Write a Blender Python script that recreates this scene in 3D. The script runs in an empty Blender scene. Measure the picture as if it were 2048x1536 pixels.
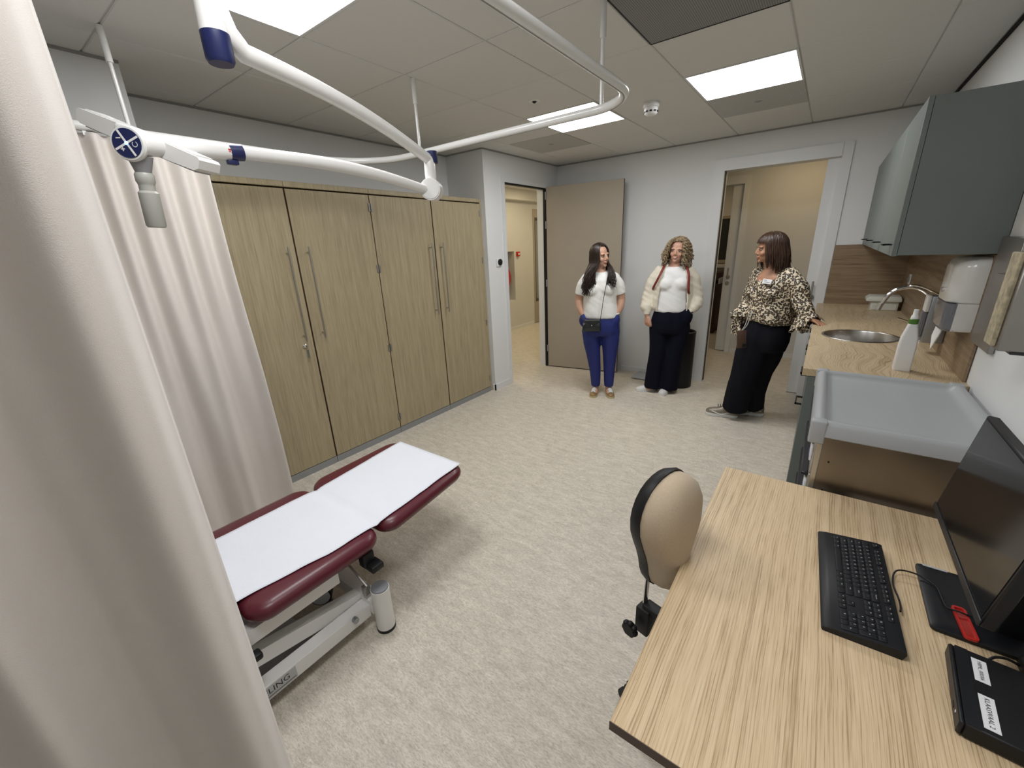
import bpy, bmesh, math, random
from mathutils import Vector, Matrix, noise

rad = math.radians
scene = bpy.context.scene
COL = scene.collection
random.seed(7)

# ------------------------------------------------------------------ camera
cd = bpy.data.cameras.new('camera')
cam = bpy.data.objects.new('camera', cd)
COL.objects.link(cam)
cd.sensor_fit = 'HORIZONTAL'
cd.sensor_width = 36.0
cd.lens = 818.32 / 2048 * 36.0
cd.clip_start = 0.02
cd.clip_end = 60
cam.matrix_world = Matrix(((0.80495, -0.15744, 0.57207, 0.0),
                           (0.59185, 0.28135, -0.75535, 0.0),
                           (-0.04203, 0.94660, 0.31965, 1.633),
                           (0, 0, 0, 1)))
scene.camera = cam

# ------------------------------------------------------------------ world and exposure
world = bpy.data.worlds.new('world')
scene.world = world
world.use_nodes = True
world.node_tree.nodes['Background'].inputs[0].default_value = (0.5, 0.52, 0.55, 1)
world.node_tree.nodes['Background'].inputs[1].default_value = 0.05
vs = scene.view_settings
vs.view_transform = 'Standard'
vs.look = 'None'
vs.exposure = 0.92
vs.gamma = 1.0
vs.use_curve_mapping = False
PANEL = 9.0        # strength of the room's ceiling panels
WARM = 2.9         # strength of the hall panels
WARM2 = 6.5        # strength of the corridor panels

# ------------------------------------------------------------------ mesh helpers
ORI = {}


def V(*a):
    return Vector(a)


def origin_of(o):
    return ORI.get(o.name, Vector((0, 0, 0))) if o else Vector((0, 0, 0))


class MB:
    """collects shapes; build() links them as one mesh object"""

    def __init__(self):
        self.v = []
        self.f = []

    def add(self, vs_, fs):
        b = len(self.v)
        self.v += [Vector(p) for p in vs_]
        self.f += [tuple(i + b for i in f) for f in fs]
        return self

    def xf(self, M):
        self.v = [M @ p for p in self.v]
        return self

    def merge(self, o, M=None):
        return self.add([M @ p for p in o.v] if M else o.v, o.f)

    def box(self, x0, x1, y0, y1, z0, z1):
        return self.add([(x0, y0, z0), (x1, y0, z0), (x1, y1, z0), (x0, y1, z0),
                         (x0, y0, z1), (x1, y0, z1), (x1, y1, z1), (x0, y1, z1)],
                        [(0, 3, 2, 1), (4, 5, 6, 7), (0, 1, 5, 4), (1, 2, 6, 5), (2, 3, 7, 6), (3, 0, 4, 7)])

    def rbox(self, x0, x1, y0, y1, z0, z1, r=0.004, seg=2, only=None):
        bm = bmesh.new()
        vv = [bm.verts.new(p) for p in [(x0, y0, z0), (x1, y0, z0), (x1, y1, z0), (x0, y1, z0),
                                        (x0, y0, z1), (x1, y0, z1), (x1, y1, z1), (x0, y1, z1)]]
        for f in [(0, 3, 2, 1), (4, 5, 6, 7), (0, 1, 5, 4), (1, 2, 6, 5), (2, 3, 7, 6), (3, 0, 4, 7)]:
            bm.faces.new([vv[i] for i in f])
        ed = list(bm.edges)
        if only is not None:
            ed = [e for e in ed if abs((e.verts[0].co - e.verts[1].co).normalized()[only]) > 0.9]
        bmesh.ops.bevel(bm, geom=ed, offset=r, segments=seg, affect='EDGES', profile=0.5)
        bm.verts.index_update()
        self.add([v.co.copy() for v in bm.verts], [tuple(v.index for v in f.verts) for f in bm.faces])
        bm.free()
        return self

    def loft(self, rings, cap=True, closed=True):
        n = len(rings[0])
        vv = []
        fs = []
        for r in rings:
            vv += r
        for i in range(len(rings) - 1):
            for j in range(n if closed else n - 1):
                k = (j + 1) % n
                fs.append((i * n + j, i * n + k, (i + 1) * n + k, (i + 1) * n + j))
        if cap and closed:
            fs.append(tuple(reversed(range(n))))
            fs.append(tuple((len(rings) - 1) * n + j for j in range(n)))
        return self.add(vv, fs)

    def tube(self, path, r, n=10, cap=True, flat=1.0, up=None):
        path = [Vector(p) for p in path]
        if not isinstance(r, (list, tuple)):
            r = [r] * len(path)
        rings = []
        prev = None
        for i, p in enumerate(path):
            if i == 0:
                t = path[1] - path[0]
            elif i == len(path) - 1:
                t = path[-1] - path[-2]
            else:
                t = path[i + 1] - path[i - 1]
            t.normalize()
            if prev is None:
                a = Vector(up) if up else (Vector((0, 0, 1)) if abs(t.z) < 0.9 else Vector((1, 0, 0)))
                u = a - t * a.dot(t)
            else:
                u = prev - t * prev.dot(t)
            if u.length < 1e-6:
                u = t.orthogonal()
            u.normalize()
            prev = u
            w = t.cross(u)
            rings.append([p + (u * math.cos(q) * flat + w * math.sin(q)) * r[i]
                          for q in [2 * math.pi * k / n for k in range(n)]])
        return self.loft(rings, cap)

    def cyl(self, p0, p1, r0, r1=None, n=20):
        return self.tube([p0, p1], [r0, r0 if r1 is None else r1], n)

    def lathe(self, prof, c=(0, 0, 0), n=28, M=None, cap=True):
        rings = []
        for r, z in prof:
            ring = [Vector((r * math.cos(2 * math.pi * k / n), r * math.sin(2 * math.pi * k / n), z)) for k in range(n)]
            if M:
                ring = [M @ p for p in ring]
            rings.append([p + Vector(c) for p in ring])
        return self.loft(rings, cap)

    def ell(self, c, r, n=20, m=14, M=None):
        rings = []
        for i in range(m + 1):
            th = math.pi * (0.02 + 0.96 * i / m)
            ring = [Vector((r[0] * math.sin(th) * math.cos(2 * math.pi * k / n),
                            r[1] * math.sin(th) * math.sin(2 * math.pi * k / n),
                            -r[2] * math.cos(th))) for k in range(n)]
            if M:
                ring = [M @ p for p in ring]
            rings.append([p + Vector(c) for p in ring])
        return self.loft(rings)

    def prism(self, poly, a, b, axis='z'):
        def mk(p, h):
            if axis == 'z':
                return (p[0], p[1], h)
            if axis == 'y':
                return (p[0], h, p[1])
            return (h, p[0], p[1])
        n = len(poly)
        vv = [mk(p, a) for p in poly] + [mk(p, b) for p in poly]
        fs = [tuple(reversed(range(n))), tuple(range(n, 2 * n))]
        fs += [(i, (i + 1) % n, n + (i + 1) % n, n + i) for i in range(n)]
        return self.add(vv, fs)

    def mesh(self, name, off=Vector((0, 0, 0)), smooth=38):
        me = bpy.data.meshes.new(name)
        me.from_pydata([tuple(p - off) for p in self.v], [], self.f)
        me.update()
        bm = bmesh.new()
        bm.from_mesh(me)
        bmesh.ops.recalc_face_normals(bm, faces=bm.faces)
        bm.to_mesh(me)
        bm.free()
        if smooth:
            me.shade_smooth()
            me.set_sharp_from_angle(angle=rad(smooth))
        return me

    def build(self, name, mat, parent=None, smooth=38):
        me = self.mesh(name, origin_of(parent), smooth)
        return link(name, me, mat, parent)


def link(name, me, mat, parent=None):
    o = bpy.data.objects.new(name, me)
    COL.objects.link(o)
    if mat is not None:
        me.materials.append(mat)
    if parent:
        o.parent = parent
        ORI[o.name] = origin_of(parent)
    return o


def thing(name, label, cat, loc=(0, 0, 0), rz=0.0, group=None, local=False):
    """an Empty at the thing's base; its parts are given in world coordinates unless local"""
    o = bpy.data.objects.new(name, None)
    o.empty_display_size = 0.1
    COL.objects.link(o)
    o.location = loc
    o.rotation_euler = (0, 0, rz)
    o['label'] = label
    o['category'] = cat
    if group:
        o['group'] = group
    ORI[o.name] = Vector((0, 0, 0)) if (local or rz) else Vector(loc)
    return o


def tag(o, label, cat, group=None):
    o['label'] = label
    o['category'] = cat
    if group:
        o['group'] = group
    return o


def one(name, mb, mat, label, cat, loc, group=None, smooth=38):
    """a thing that is a single mesh, with its origin at its base"""
    me = mb.mesh(name, Vector(loc), smooth)
    o = link(name, me, mat)
    o.location = loc
    ORI[o.name] = Vector(loc)
    return tag(o, label, cat, group)


def struct(name, mb=None, mat=None, loc=(0, 0, 0), smooth=38):
    if mb is None:
        o = bpy.data.objects.new(name, None)
        COL.objects.link(o)
        o.location = loc
        ORI[o.name] = Vector(loc)
    else:
        o = mb.build(name, mat, None, smooth)
    o['kind'] = 'structure'
    return o


def copy_tree(o, parent=None):
    c = o.copy()
    COL.objects.link(c)
    if parent:
        c.parent = parent
    ORI[c.name] = ORI.get(o.name, Vector((0, 0, 0)))
    for ch in list(o.children):
        copy_tree(ch, c)
    return c


def remesh(mb, voxel, it=4, fac=0.6, disp=None):
    """one continuous surface from overlapping shapes"""
    me = mb.mesh('tmp', smooth=0)
    o = bpy.data.objects.new('tmp', me)
    COL.objects.link(o)
    m = o.modifiers.new('r', 'REMESH')
    m.mode = 'VOXEL'
    m.voxel_size = voxel
    if it:
        s = o.modifiers.new('s', 'SMOOTH')
        s.factor = fac
        s.iterations = it
    dg = bpy.context.evaluated_depsgraph_get()
    dg.update()
    out = bpy.data.meshes.new_from_object(o.evaluated_get(dg))
    bpy.data.objects.remove(o)
    if disp:
        nn = [v.normal.copy() for v in out.vertices]
        for v, q in zip(out.vertices, nn):
            v.co += q * disp(v.co)
    out.shade_smooth()
    return out


def text_mb(s, size, M, font_align='CENTER', extrude=0.0):
    c = bpy.data.curves.new('t', 'FONT')
    c.body = s
    c.size = size
    c.align_x = font_align
    c.align_y = 'CENTER'
    c.extrude = extrude
    c.resolution_u = 2
    o = bpy.data.objects.new('t', c)
    COL.objects.link(o)
    dg = bpy.context.evaluated_depsgraph_get()
    dg.update()
    me = bpy.data.meshes.new_from_object(o.evaluated_get(dg))
    bpy.data.objects.remove(o)
    mb = MB()
    mb.add([M @ v.co for v in me.vertices], [tuple(p.vertices) for p in me.polygons])
    return mb


def frame_m(c, x, y):
    """matrix with origin c, local x and y axes given"""
    x = Vector(x).normalized()
    y = Vector(y)
    y = (y - x * y.dot(x)).normalized()
    z = x.cross(y)
    M = Matrix((x, y, z)).transposed().to_4x4()
    M.translation = Vector(c)
    return M


def sm(a, b, x):
    t = max(0.0, min(1.0, (x - a) / (b - a)))
    return t * t * (3 - 2 * t)


def bez(p0, p1, p2, n=10):
    p0, p1, p2 = Vector(p0), Vector(p1), Vector(p2)
    return [p0 * (1 - t) ** 2 + p1 * 2 * t * (1 - t) + p2 * t * t for t in [i / n for i in range(n + 1)]]


def spline(pts, n=8):
    pts = [Vector(p) for p in pts]
    out = []
    for i in range(len(pts) - 1):
        p0 = pts[max(0, i - 1)]
        p1 = pts[i]
        p2 = pts[i + 1]
        p3 = pts[min(len(pts) - 1, i + 2)]
        for k in range(n):
            t = k / n
            out.append(0.5 * ((2 * p1) + (p2 - p0) * t + (2 * p0 - 5 * p1 + 4 * p2 - p3) * t * t + (3 * p1 - p0 - 3 * p2 + p3) * t ** 3))
    out.append(pts[-1])
    return out


def rrect(x0, x1, y0, y1, r, n=6, taper=0.0):
    """rounded rectangle outline; taper narrows x towards y1"""
    out = []
    for cx, cy, a0 in ((x1 - r, y1 - r, 0), (x0 + r, y1 - r, 90), (x0 + r, y0 + r, 180), (x1 - r, y0 + r, 270)):
        for k in range(n + 1):
            a = rad(a0 + 90 * k / n)
            out.append([cx + r * math.cos(a), cy + r * math.sin(a)])
    xm = (x0 + x1) / 2
    for p in out:
        t = (p[1] - y0) / (y1 - y0)
        p[0] = xm + (p[0] - xm) * (1 - taper * t)
    return out


# ------------------------------------------------------------------ materials
MAT = {}


def nodes(name):
    m = bpy.data.materials.new(name)
    m.use_nodes = True
    return m, m.node_tree.nodes, m.node_tree.links, m.node_tree.nodes['Principled BSDF']


def pm(name, col, rough=0.5, metal=0.0, bump=0.0, bscale=200.0, var=0.0, vscale=3.0, spec=0.5, sheen=0.0, trans=0.0, coat=0.0, alpha=1.0, stretch=(1, 1, 1)):
    m, N, L, P = nodes(name)
    P.inputs['Base Color'].default_value = (*col, 1)
    P.inputs['Roughness'].default_value = rough
    P.inputs['Metallic'].default_value = metal
    P.inputs['Specular IOR Level'].default_value = spec
    P.inputs['Sheen Weight'].default_value = sheen
    P.inputs['Transmission Weight'].default_value = trans
    P.inputs['Coat Weight'].default_value = coat
    tc = N.new('ShaderNodeTexCoord')
    mp = N.new('ShaderNodeMapping')
    mp.inputs['Scale'].default_value = stretch
    L.new(tc.outputs['Object'], mp.inputs['Vector'])
    nz = N.new('ShaderNodeTexNoise')
    nz.inputs['Scale'].default_value = vscale
    nz.inputs['Detail'].default_value = 4
    L.new(mp.outputs[0], nz.inputs['Vector'])
    mx = N.new('ShaderNodeMix')
    mx.data_type = 'RGBA'
    v = var if var else 0.04
    mx.inputs['A'].default_value = (*[c * (1 - v) for c in col], 1)
    mx.inputs['B'].default_value = (*[min(1, c * (1 + v)) for c in col], 1)
    L.new(nz.outputs['Fac'], mx.inputs['Factor'])
    L.new(mx.outputs['Result'], P.inputs['Base Color'])
    if bump:
        nb = N.new('ShaderNodeTexNoise')
        nb.inputs['Scale'].default_value = bscale
        nb.inputs['Detail'].default_value = 3
        L.new(mp.outputs[0], nb.inputs['Vector'])
        bp = N.new('ShaderNodeBump')
        bp.inputs['Strength'].default_value = bump
        bp.inputs['Distance'].default_value = 0.002
        L.new(nb.outputs['Fac'], bp.inputs['Height'])
        L.new(bp.outputs[0], P.inputs['Normal'])
    MAT[name] = m
    return m


def emis(name, col, strength):
    m, N, L, P = nodes(name)
    P.inputs['Base Color'].default_value = (0.8, 0.8, 0.8, 1)
    P.inputs['Emission Color'].default_value = (*col, 1)
    P.inputs['Emission Strength'].default_value = strength
    # fine prismatic texture of the diffuser
    tc = N.new('ShaderNodeTexCoord')
    nz = N.new('ShaderNodeTexNoise')
    nz.inputs['Scale'].default_value = 90
    L.new(tc.outputs['Object'], nz.inputs['Vector'])
    bp = N.new('ShaderNodeBump')
    bp.inputs['Strength'].default_value = 0.1
    L.new(nz.outputs['Fac'], bp.inputs['Height'])
    L.new(bp.outputs[0], P.inputs['Normal'])
    MAT[name] = m
    return m


def wood(name, c_lo, c_mid, c_hi, along='z', f1=45.0, l1=1.2, f2=260.0, l2=7.0, warp=0.02, wf=(3.0, 0.9), rough=0.5, pores=0.4, lines=None, spec=0.4):
    """oak laminate: irregular grain drawn out along one axis, bent by a slow warp, with fine pores"""
    m, N, L, P = nodes(name)
    P.inputs['Roughness'].default_value = rough
    P.inputs['Specular IOR Level'].default_value = spec
    tc = N.new('ShaderNodeTexCoord')
    oi = N.new('ShaderNodeObjectInfo')
    sep = N.new('ShaderNodeSeparateXYZ')
    L.new(tc.outputs['Object'], sep.inputs[0])

    def math_(op, a, b=None, c=None):
        n = N.new('ShaderNodeMath')
        n.operation = op
        for k, v in enumerate((a, b, c)):
            if v is None:
                continue
            if isinstance(v, (int, float)):
                n.inputs[k].default_value = v
            else:
                L.new(v, n.inputs[k])
        return n.outputs[0]

    def vec(a, b, c):
        n = N.new('ShaderNodeCombineXYZ')
        for k, v in enumerate((a, b, c)):
            if isinstance(v, (int, float)):
                n.inputs[k].default_value = v
            else:
                L.new(v, n.inputs[k])
        return n.outputs[0]

    def noise_(v, det, rough_=0.55, dis=0.0):
        n = N.new('ShaderNodeTexNoise')
        n.inputs['Scale'].default_value = 1.0
        n.inputs['Detail'].default_value = det
        n.inputs['Roughness'].default_value = rough_
        n.inputs['Distortion'].default_value = dis
        L.new(v, n.inputs['Vector'])
        return n.outputs['Fac']
    ax = {'x': 0, 'y': 1, 'z': 2}[along]
    oth = [i for i in (0, 1, 2) if i != ax]
    ac = math_('ADD', sep.outputs[oth[0]], sep.outputs[oth[1]])
    al = sep.outputs[ax]
    rz = math_('MULTIPLY', oi.outputs['Random'], 23.0)
    w0 = noise_(vec(math_('MULTIPLY', ac, wf[0]), math_('MULTIPLY', al, wf[1]), rz), 2.0)
    aw = math_('MULTIPLY_ADD', math_('SUBTRACT', w0, 0.5), warp, ac)
    g1 = noise_(vec(math_('MULTIPLY', aw, f1), math_('MULTIPLY', al, l1), rz), 4.0, 0.6, 0.3)
    g2 = noise_(vec(math_('MULTIPLY', aw, f2), math_('MULTIPLY', al, l2), rz), 3.0, 0.6)
    v = math_('ADD', math_('MULTIPLY', g1, 1 - pores), math_('MULTIPLY', g2, pores))
    if lines:
        # thin dark growth lines following the warp, broken up by the grain
        period, strength = lines
        ln_ = math_('POWER', math_('MAXIMUM', math_('SINE', math_('MULTIPLY', aw, 2 * math.pi / period)), 0.0), 3.0)
        br = math_('MAXIMUM', math_('MULTIPLY', math_('SUBTRACT', 1.1, g1), 1.6), 0.0)
        v = math_('SUBTRACT', math_('ADD', v, strength * 0.25), math_('MULTIPLY', math_('MULTIPLY', ln_, br), strength))
    cr = N.new('ShaderNodeValToRGB')
    e = cr.color_ramp.elements
    e[0].position = 0.36
    e[0].color = (*c_lo, 1)
    e[1].position = 0.64
    e[1].color = (*c_hi, 1)
    q = e.new(0.5)
    q.color = (*c_mid, 1)
    L.new(v, cr.inputs[0])
    L.new(cr.outputs[0], P.inputs['Base Color'])
    bp = N.new('ShaderNodeBump')
    bp.inputs['Strength'].default_value = 0.12
    bp.inputs['Distance'].default_value = 0.001
    L.new(v, bp.inputs['Height'])
    L.new(bp.outputs[0], P.inputs['Normal'])
    MAT[name] = m
    return m


def lino():
    m, N, L, P = nodes('linoleum')
    P.inputs['Roughness'].default_value = 0.42
    P.inputs['Specular IOR Level'].default_value = 0.35
    tc = N.new('ShaderNodeTexCoord')

    def nz(sc, scale, det, rough=0.6, dis=0.0):
        mp = N.new('ShaderNodeMapping')
        mp.inputs['Scale'].default_value = sc
        L.new(tc.outputs['Object'], mp.inputs[0])
        n = N.new('ShaderNodeTexNoise')
        n.inputs['Scale'].default_value = scale
        n.inputs['Detail'].default_value = det
        n.inputs['Roughness'].default_value = rough
        n.inputs['Distortion'].default_value = dis
        L.new(mp.outputs[0], n.inputs['Vector'])
        return n
    a = nz((1, 3.0, 1), 9, 8, 0.70, 0.5)      # cloudy mottling, drawn out along x
    b = nz((1, 3.4, 1), 60, 6, 0.74, 0.7)       # flecks
    c = nz((1, 3.2, 1), 24, 7, 0.74, 0.9)
    r1 = N.new('ShaderNodeValToRGB')
    e = r1.color_ramp.elements
    e[0].position = 0.36
    e[0].color = (0.575, 0.525, 0.443, 1)
    e[1].position = 0.64
    e[1].color = (0.735, 0.677, 0.578, 1)
    L.new(a.outputs['Fac'], r1.inputs[0])
    r2 = N.new('ShaderNodeValToRGB')
    e = r2.color_ramp.elements
    e[0].position = 0.57
    e[0].color = (0, 0, 0, 1)
    e[1].position = 0.70
    e[1].color = (1, 1, 1, 1)
    L.new(c.outputs['Fac'], r2.inputs[0])
    m1 = N.new('ShaderNodeMix')
    m1.data_type = 'RGBA'
    m1.inputs['B'].default_value = (0.88, 0.83, 0.72, 1)
    k = N.new('ShaderNodeMath')
    k.operation = 'MULTIPLY'
    k.inputs[1].default_value = 0.85
    L.new(r2.outputs[0], k.inputs[0])
    L.new(k.outputs[0], m1.inputs['Factor'])
    L.new(r1.outputs[0], m1.inputs['A'])
    r3 = N.new('ShaderNodeValToRGB')
    e = r3.color_ramp.elements
    e[0].position = 0.30
    e[0].color = (0.50, 0.49, 0.47, 1)
    e[1].position = 0.56
    e[1].color = (1.08, 1.08, 1.08, 1)
    L.new(b.outputs['Fac'], r3.inputs[0])
    m2 = N.new('ShaderNodeMix')
    m2.data_type = 'RGBA'
    m2.blend_type = 'MULTIPLY'
    m2.inputs['Factor'].default_value = 0.78
    L.new(m1.outputs['Result'], m2.inputs['A'])
    L.new(r3.outputs[0], m2.inputs['B'])
    L.new(m2.outputs['Result'], P.inputs['Base Color'])
    MAT['lino'] = m


def leopard():
    m, N, L, P = nodes('leopard_print')
    P.inputs['Roughness'].default_value = 0.6
    tc = N.new('ShaderNodeTexCoord')
    nz = N.new('ShaderNodeTexNoise')
    nz.inputs['Scale'].default_value = 30
    nz.inputs['Detail'].default_value = 2
    L.new(tc.outputs['Object'], nz.inputs['Vector'])
    mx = N.new('ShaderNodeMix')
    mx.data_type = 'VECTOR'
    mx.inputs['Factor'].default_value = 0.018
    L.new(tc.outputs['Object'], mx.inputs['A'])
    L.new(nz.outputs['Color'], mx.inputs['B'])
    vo = N.new('ShaderNodeTexVoronoi')
    vo.inputs['Scale'].default_value = 62
    vo.inputs['Randomness'].default_value = 0.75
    L.new(mx.outputs['Result'], vo.inputs['Vector'])
    n2 = N.new('ShaderNodeTexNoise')
    n2.inputs['Scale'].default_value = 130
    L.new(tc.outputs['Object'], n2.inputs['Vector'])
    ad = N.new('ShaderNodeMath')
    ad.operation = 'MULTIPLY_ADD'
    ad.inputs[1].default_value = 0.34
    L.new(n2.outputs['Fac'], ad.inputs[0])
    L.new(vo.outputs['Distance'], ad.inputs[2])
    cr = N.new('ShaderNodeValToRGB')
    cr.color_ramp.interpolation = 'LINEAR'
    e = cr.color_ramp.elements
    e[0].position = 0.40
    e[0].color = (0.22, 0.14, 0.075, 1)
    e[1].position = 0.47
    e[1].color = (0.015, 0.012, 0.01, 1)
    q = e.new(0.70)
    q.color = (0.015, 0.012, 0.01, 1)
    q = e.new(0.765)
    q.color = (0.72, 0.62, 0.46, 1)
    L.new(ad.outputs[0], cr.inputs[0])
    L.new(cr.outputs[0], P.inputs['Base Color'])
    MAT['leopard'] = m


def perforated(name, col, hole, scale):
    """sheet with a fine grid of round perforations"""
    m, N, L, P = nodes(name)
    P.inputs['Roughness'].default_value = 0.6
    tc = N.new('ShaderNodeTexCoord')
    vo = N.new('ShaderNodeTexVoronoi')
    vo.inputs['Scale'].default_value = scale
    vo.inputs['Randomness'].default_value = 0.0
    L.new(tc.outputs['Object'], vo.inputs['Vector'])
    cr = N.new('ShaderNodeValToRGB')
    e = cr.color_ramp.elements
    e[0].position = 0.36
    e[0].color = (*hole, 1)
    e[1].position = 0.42
    e[1].color = (*col, 1)
    L.new(vo.outputs['Distance'], cr.inputs[0])
    L.new(cr.outputs[0], P.inputs['Base Color'])
    MAT[name] = m


pm('wall', (0.76, 0.77, 0.765), 0.75, bump=0.12, bscale=260, var=0.012, vscale=2)
pm('tile', (0.70, 0.695, 0.67), 0.9, bump=0.2, bscale=420, var=0.05, vscale=160)
pm('grid', (0.54, 0.535, 0.515), 0.6)
pm('gap_shade', (0.012, 0.012, 0.012), 0.9)
pm('trimw', (0.74, 0.75, 0.75), 0.4)
pm('trimg', (0.30, 0.30, 0.29), 0.6)
pm('steelgrey', (0.34, 0.36, 0.38), 0.35, 0.6)
pm('taupe', (0.40, 0.345, 0.27), 0.5)
pm('taupe_dark', (0.09, 0.06, 0.045), 0.5)
pm('whitep', (0.78, 0.78, 0.77), 0.35)
pm('whiteg', (0.80, 0.80, 0.78), 0.22, coat=0.3)
pm('lampwhite', (0.80, 0.79, 0.77), 0.3, coat=0.2)
pm('offwhite', (0.62, 0.62, 0.55), 0.4)
pm('handlegrey', (0.44, 0.44, 0.40), 0.4)
pm('blueplastic', (0.012, 0.018, 0.085), 0.35)
pm('grey', (0.30, 0.30, 0.31), 0.5)
pm('greylever', (0.30, 0.29, 0.26), 0.45)
pm('chrome', (0.75, 0.75, 0.75), 0.12, 1.0)
pm('steel', (0.55, 0.54, 0.52), 0.28, 1.0, var=0.08, vscale=40, stretch=(1, 1, 12))
pm('cartsteel_shaded', (0.30, 0.265, 0.23), 0.33, 1.0, var=0.1, vscale=6)  # stainless steel with the dark floor's reflection put into its base colour
pm('steelmatt', (0.36, 0.345, 0.325), 0.42, 0.85, var=0.06, vscale=14)
pm('blacksteel', (0.05, 0.05, 0.055), 0.4, 0.6)
pm('black', (0.008, 0.008, 0.009), 0.5, spec=0.35)
pm('blackg', (0.008, 0.008, 0.009), 0.12)
pm('blackm', (0.011, 0.012, 0.015), 0.42, spec=0.35)
pm('keyblack', (0.008, 0.009, 0.012), 0.5, spec=0.3)
pm('legend', (0.62, 0.63, 0.65), 0.6)
pm('ink', (0.02, 0.02, 0.022), 0.6)
pm('labelpaper', (0.80, 0.81, 0.83), 0.5)
pm('greylabel', (0.48, 0.49, 0.50), 0.4)
pm('sage', (0.155, 0.18, 0.17), 0.45, var=0.02)
pm('sage_front', (0.155, 0.18, 0.17), 0.42, var=0.02)
pm('traygrey', (0.39, 0.405, 0.42), 0.45, bump=0.05, bscale=300)
pm('vinyl', (0.105, 0.012, 0.022), 0.36, bump=0.12, bscale=500, coat=0.1)
pm('paper', (0.83, 0.86, 0.93), 0.85, bump=0.35, bscale=60)
pm('curtain', (0.70, 0.65, 0.60), 0.85, bump=0.25, bscale=900, sheen=0.25, var=0.03, vscale=30)
pm('chairfab', (0.56, 0.45, 0.32), 0.85, bump=0.4, bscale=700, sheen=0.15, var=0.12, vscale=180)
pm('red', (0.50, 0.02, 0.015), 0.4)
pm('redclear', (0.55, 0.03, 0.02), 0.25, trans=0.35)
pm('green', (0.07, 0.19, 0.025), 0.35)
pm('smokeplastic', (0.30, 0.31, 0.35), 0.12, trans=0.55)
pm('tissue', (0.78, 0.78, 0.76), 0.9, bump=0.2, bscale=150)
pm('cardbeige', (0.40, 0.35, 0.24), 0.75, var=0.75, vscale=45)
pm('brownpanel', (0.055, 0.018, 0.01), 0.45)
pm('glass', (0.55, 0.6, 0.58), 0.08, trans=0.6)
pm('darkglass', (0.035, 0.04, 0.04), 0.15)
pm('lab_blue', (0.05, 0.09, 0.2), 0.4)
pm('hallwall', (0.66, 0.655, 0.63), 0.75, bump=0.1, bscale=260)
# people
pm('skin1', (0.56, 0.33, 0.23), 0.5, var=0.08, vscale=40, spec=0.35)
pm('skin2', (0.58, 0.33, 0.235), 0.5, var=0.08, vscale=40, spec=0.35)
pm('skin3', (0.42, 0.22, 0.135), 0.5, var=0.08, vscale=40, spec=0.35)
pm('hair_brown', (0.020, 0.010, 0.0065), 0.38, var=0.35, vscale=60)
pm('hair_blond', (0.30, 0.22, 0.13), 0.5, var=0.45, vscale=50)
pm('hair_dark', (0.045, 0.022, 0.013), 0.36, var=0.45, vscale=40)
pm('lip', (0.38, 0.11, 0.095), 0.4)
pm('brow', (0.06, 0.035, 0.022), 0.7)
pm('eyewhite', (0.36, 0.34, 0.32), 0.2)
pm('iris', (0.03, 0.022, 0.018), 0.2)
pm('teeth', (0.68, 0.65, 0.58), 0.3)
pm('knitwhite', (0.82, 0.815, 0.78), 0.85, bump=0.35, bscale=120, stretch=(3, 3, 0.4))
pm('cottonwhite', (0.82, 0.82, 0.81), 0.85, bump=0.15, bscale=300)
pm('creamjacket', (0.74, 0.69, 0.57), 0.8, bump=0.3, bscale=350, sheen=0.2)
pm('bluecloth', (0.012, 0.022, 0.155), 0.7, bump=0.2, bscale=300)
pm('navy', (0.004, 0.0045, 0.012), 0.9, spec=0.15, bump=0.2, bscale=300)
pm('blackcloth', (0.0055, 0.006, 0.010), 0.9, spec=0.2, bump=0.25, bscale=260)
pm('goldshoe', (0.34, 0.22, 0.10), 0.4, 0.3)
pm('whiteshoe', (0.70, 0.70, 0.69), 0.5)
pm('soleyellow', (0.55, 0.47, 0.27), 0.6)
pm('shoegrey', (0.26, 0.23, 0.18), 0.4, 0.35, var=0.3, vscale=50)
pm('bagblack', (0.012, 0.016, 0.015), 0.28, coat=0.4)
pm('strapred', (0.19, 0.022, 0.018), 0.6)
pm('phonecase', (0.12, 0.07, 0.05), 0.3, 0.4)
pm('cord', (0.40, 0.38, 0.34), 0.6)
pm('lace', (0.52, 0.40, 0.33), 0.8, var=0.2, vscale=200)
pm('skirtgrey', (0.42, 0.44, 0.47), 0.4)
wood('oak_cup', (0.30, 0.245, 0.15), (0.385, 0.32, 0.20), (0.44, 0.37, 0.24), 'z', 30, 1.0, 210, 5, 0.06, (5.0, 0.8), 0.5, 0.6)
wood('oak_cup_dark', (0.10, 0.065, 0.035), (0.13, 0.085, 0.045), (0.17, 0.115, 0.06), 'z', 26, 0.9, 190, 5, 0.05, (5.0, 0.8), 0.6)
wood('oak_desk', (0.43, 0.305, 0.175), (0.68, 0.515, 0.32), (0.76, 0.60, 0.395), 'y', 70, 1.2, 420, 10, 0.030, (3.0, 1.3), 0.45, 0.50, (0.0068, 0.11))
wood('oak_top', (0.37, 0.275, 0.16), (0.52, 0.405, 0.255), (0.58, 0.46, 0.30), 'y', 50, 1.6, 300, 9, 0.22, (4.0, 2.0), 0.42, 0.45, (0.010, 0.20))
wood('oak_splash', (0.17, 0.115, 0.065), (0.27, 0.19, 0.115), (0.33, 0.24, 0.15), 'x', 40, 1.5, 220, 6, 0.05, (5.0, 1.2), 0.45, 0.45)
wood('oak_splash_y', (0.17, 0.115, 0.065), (0.27, 0.19, 0.115), (0.33, 0.24, 0.15), 'y', 40, 1.5, 220, 6, 0.05, (5.0, 1.2), 0.45, 0.45)
lino()
leopard()
perforated('vent_tile', (0.58, 0.57, 0.55), (0.36, 0.36, 0.35), 110)
perforated('grille', (0.30, 0.295, 0.29), (0.12, 0.12, 0.12), 110)
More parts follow.
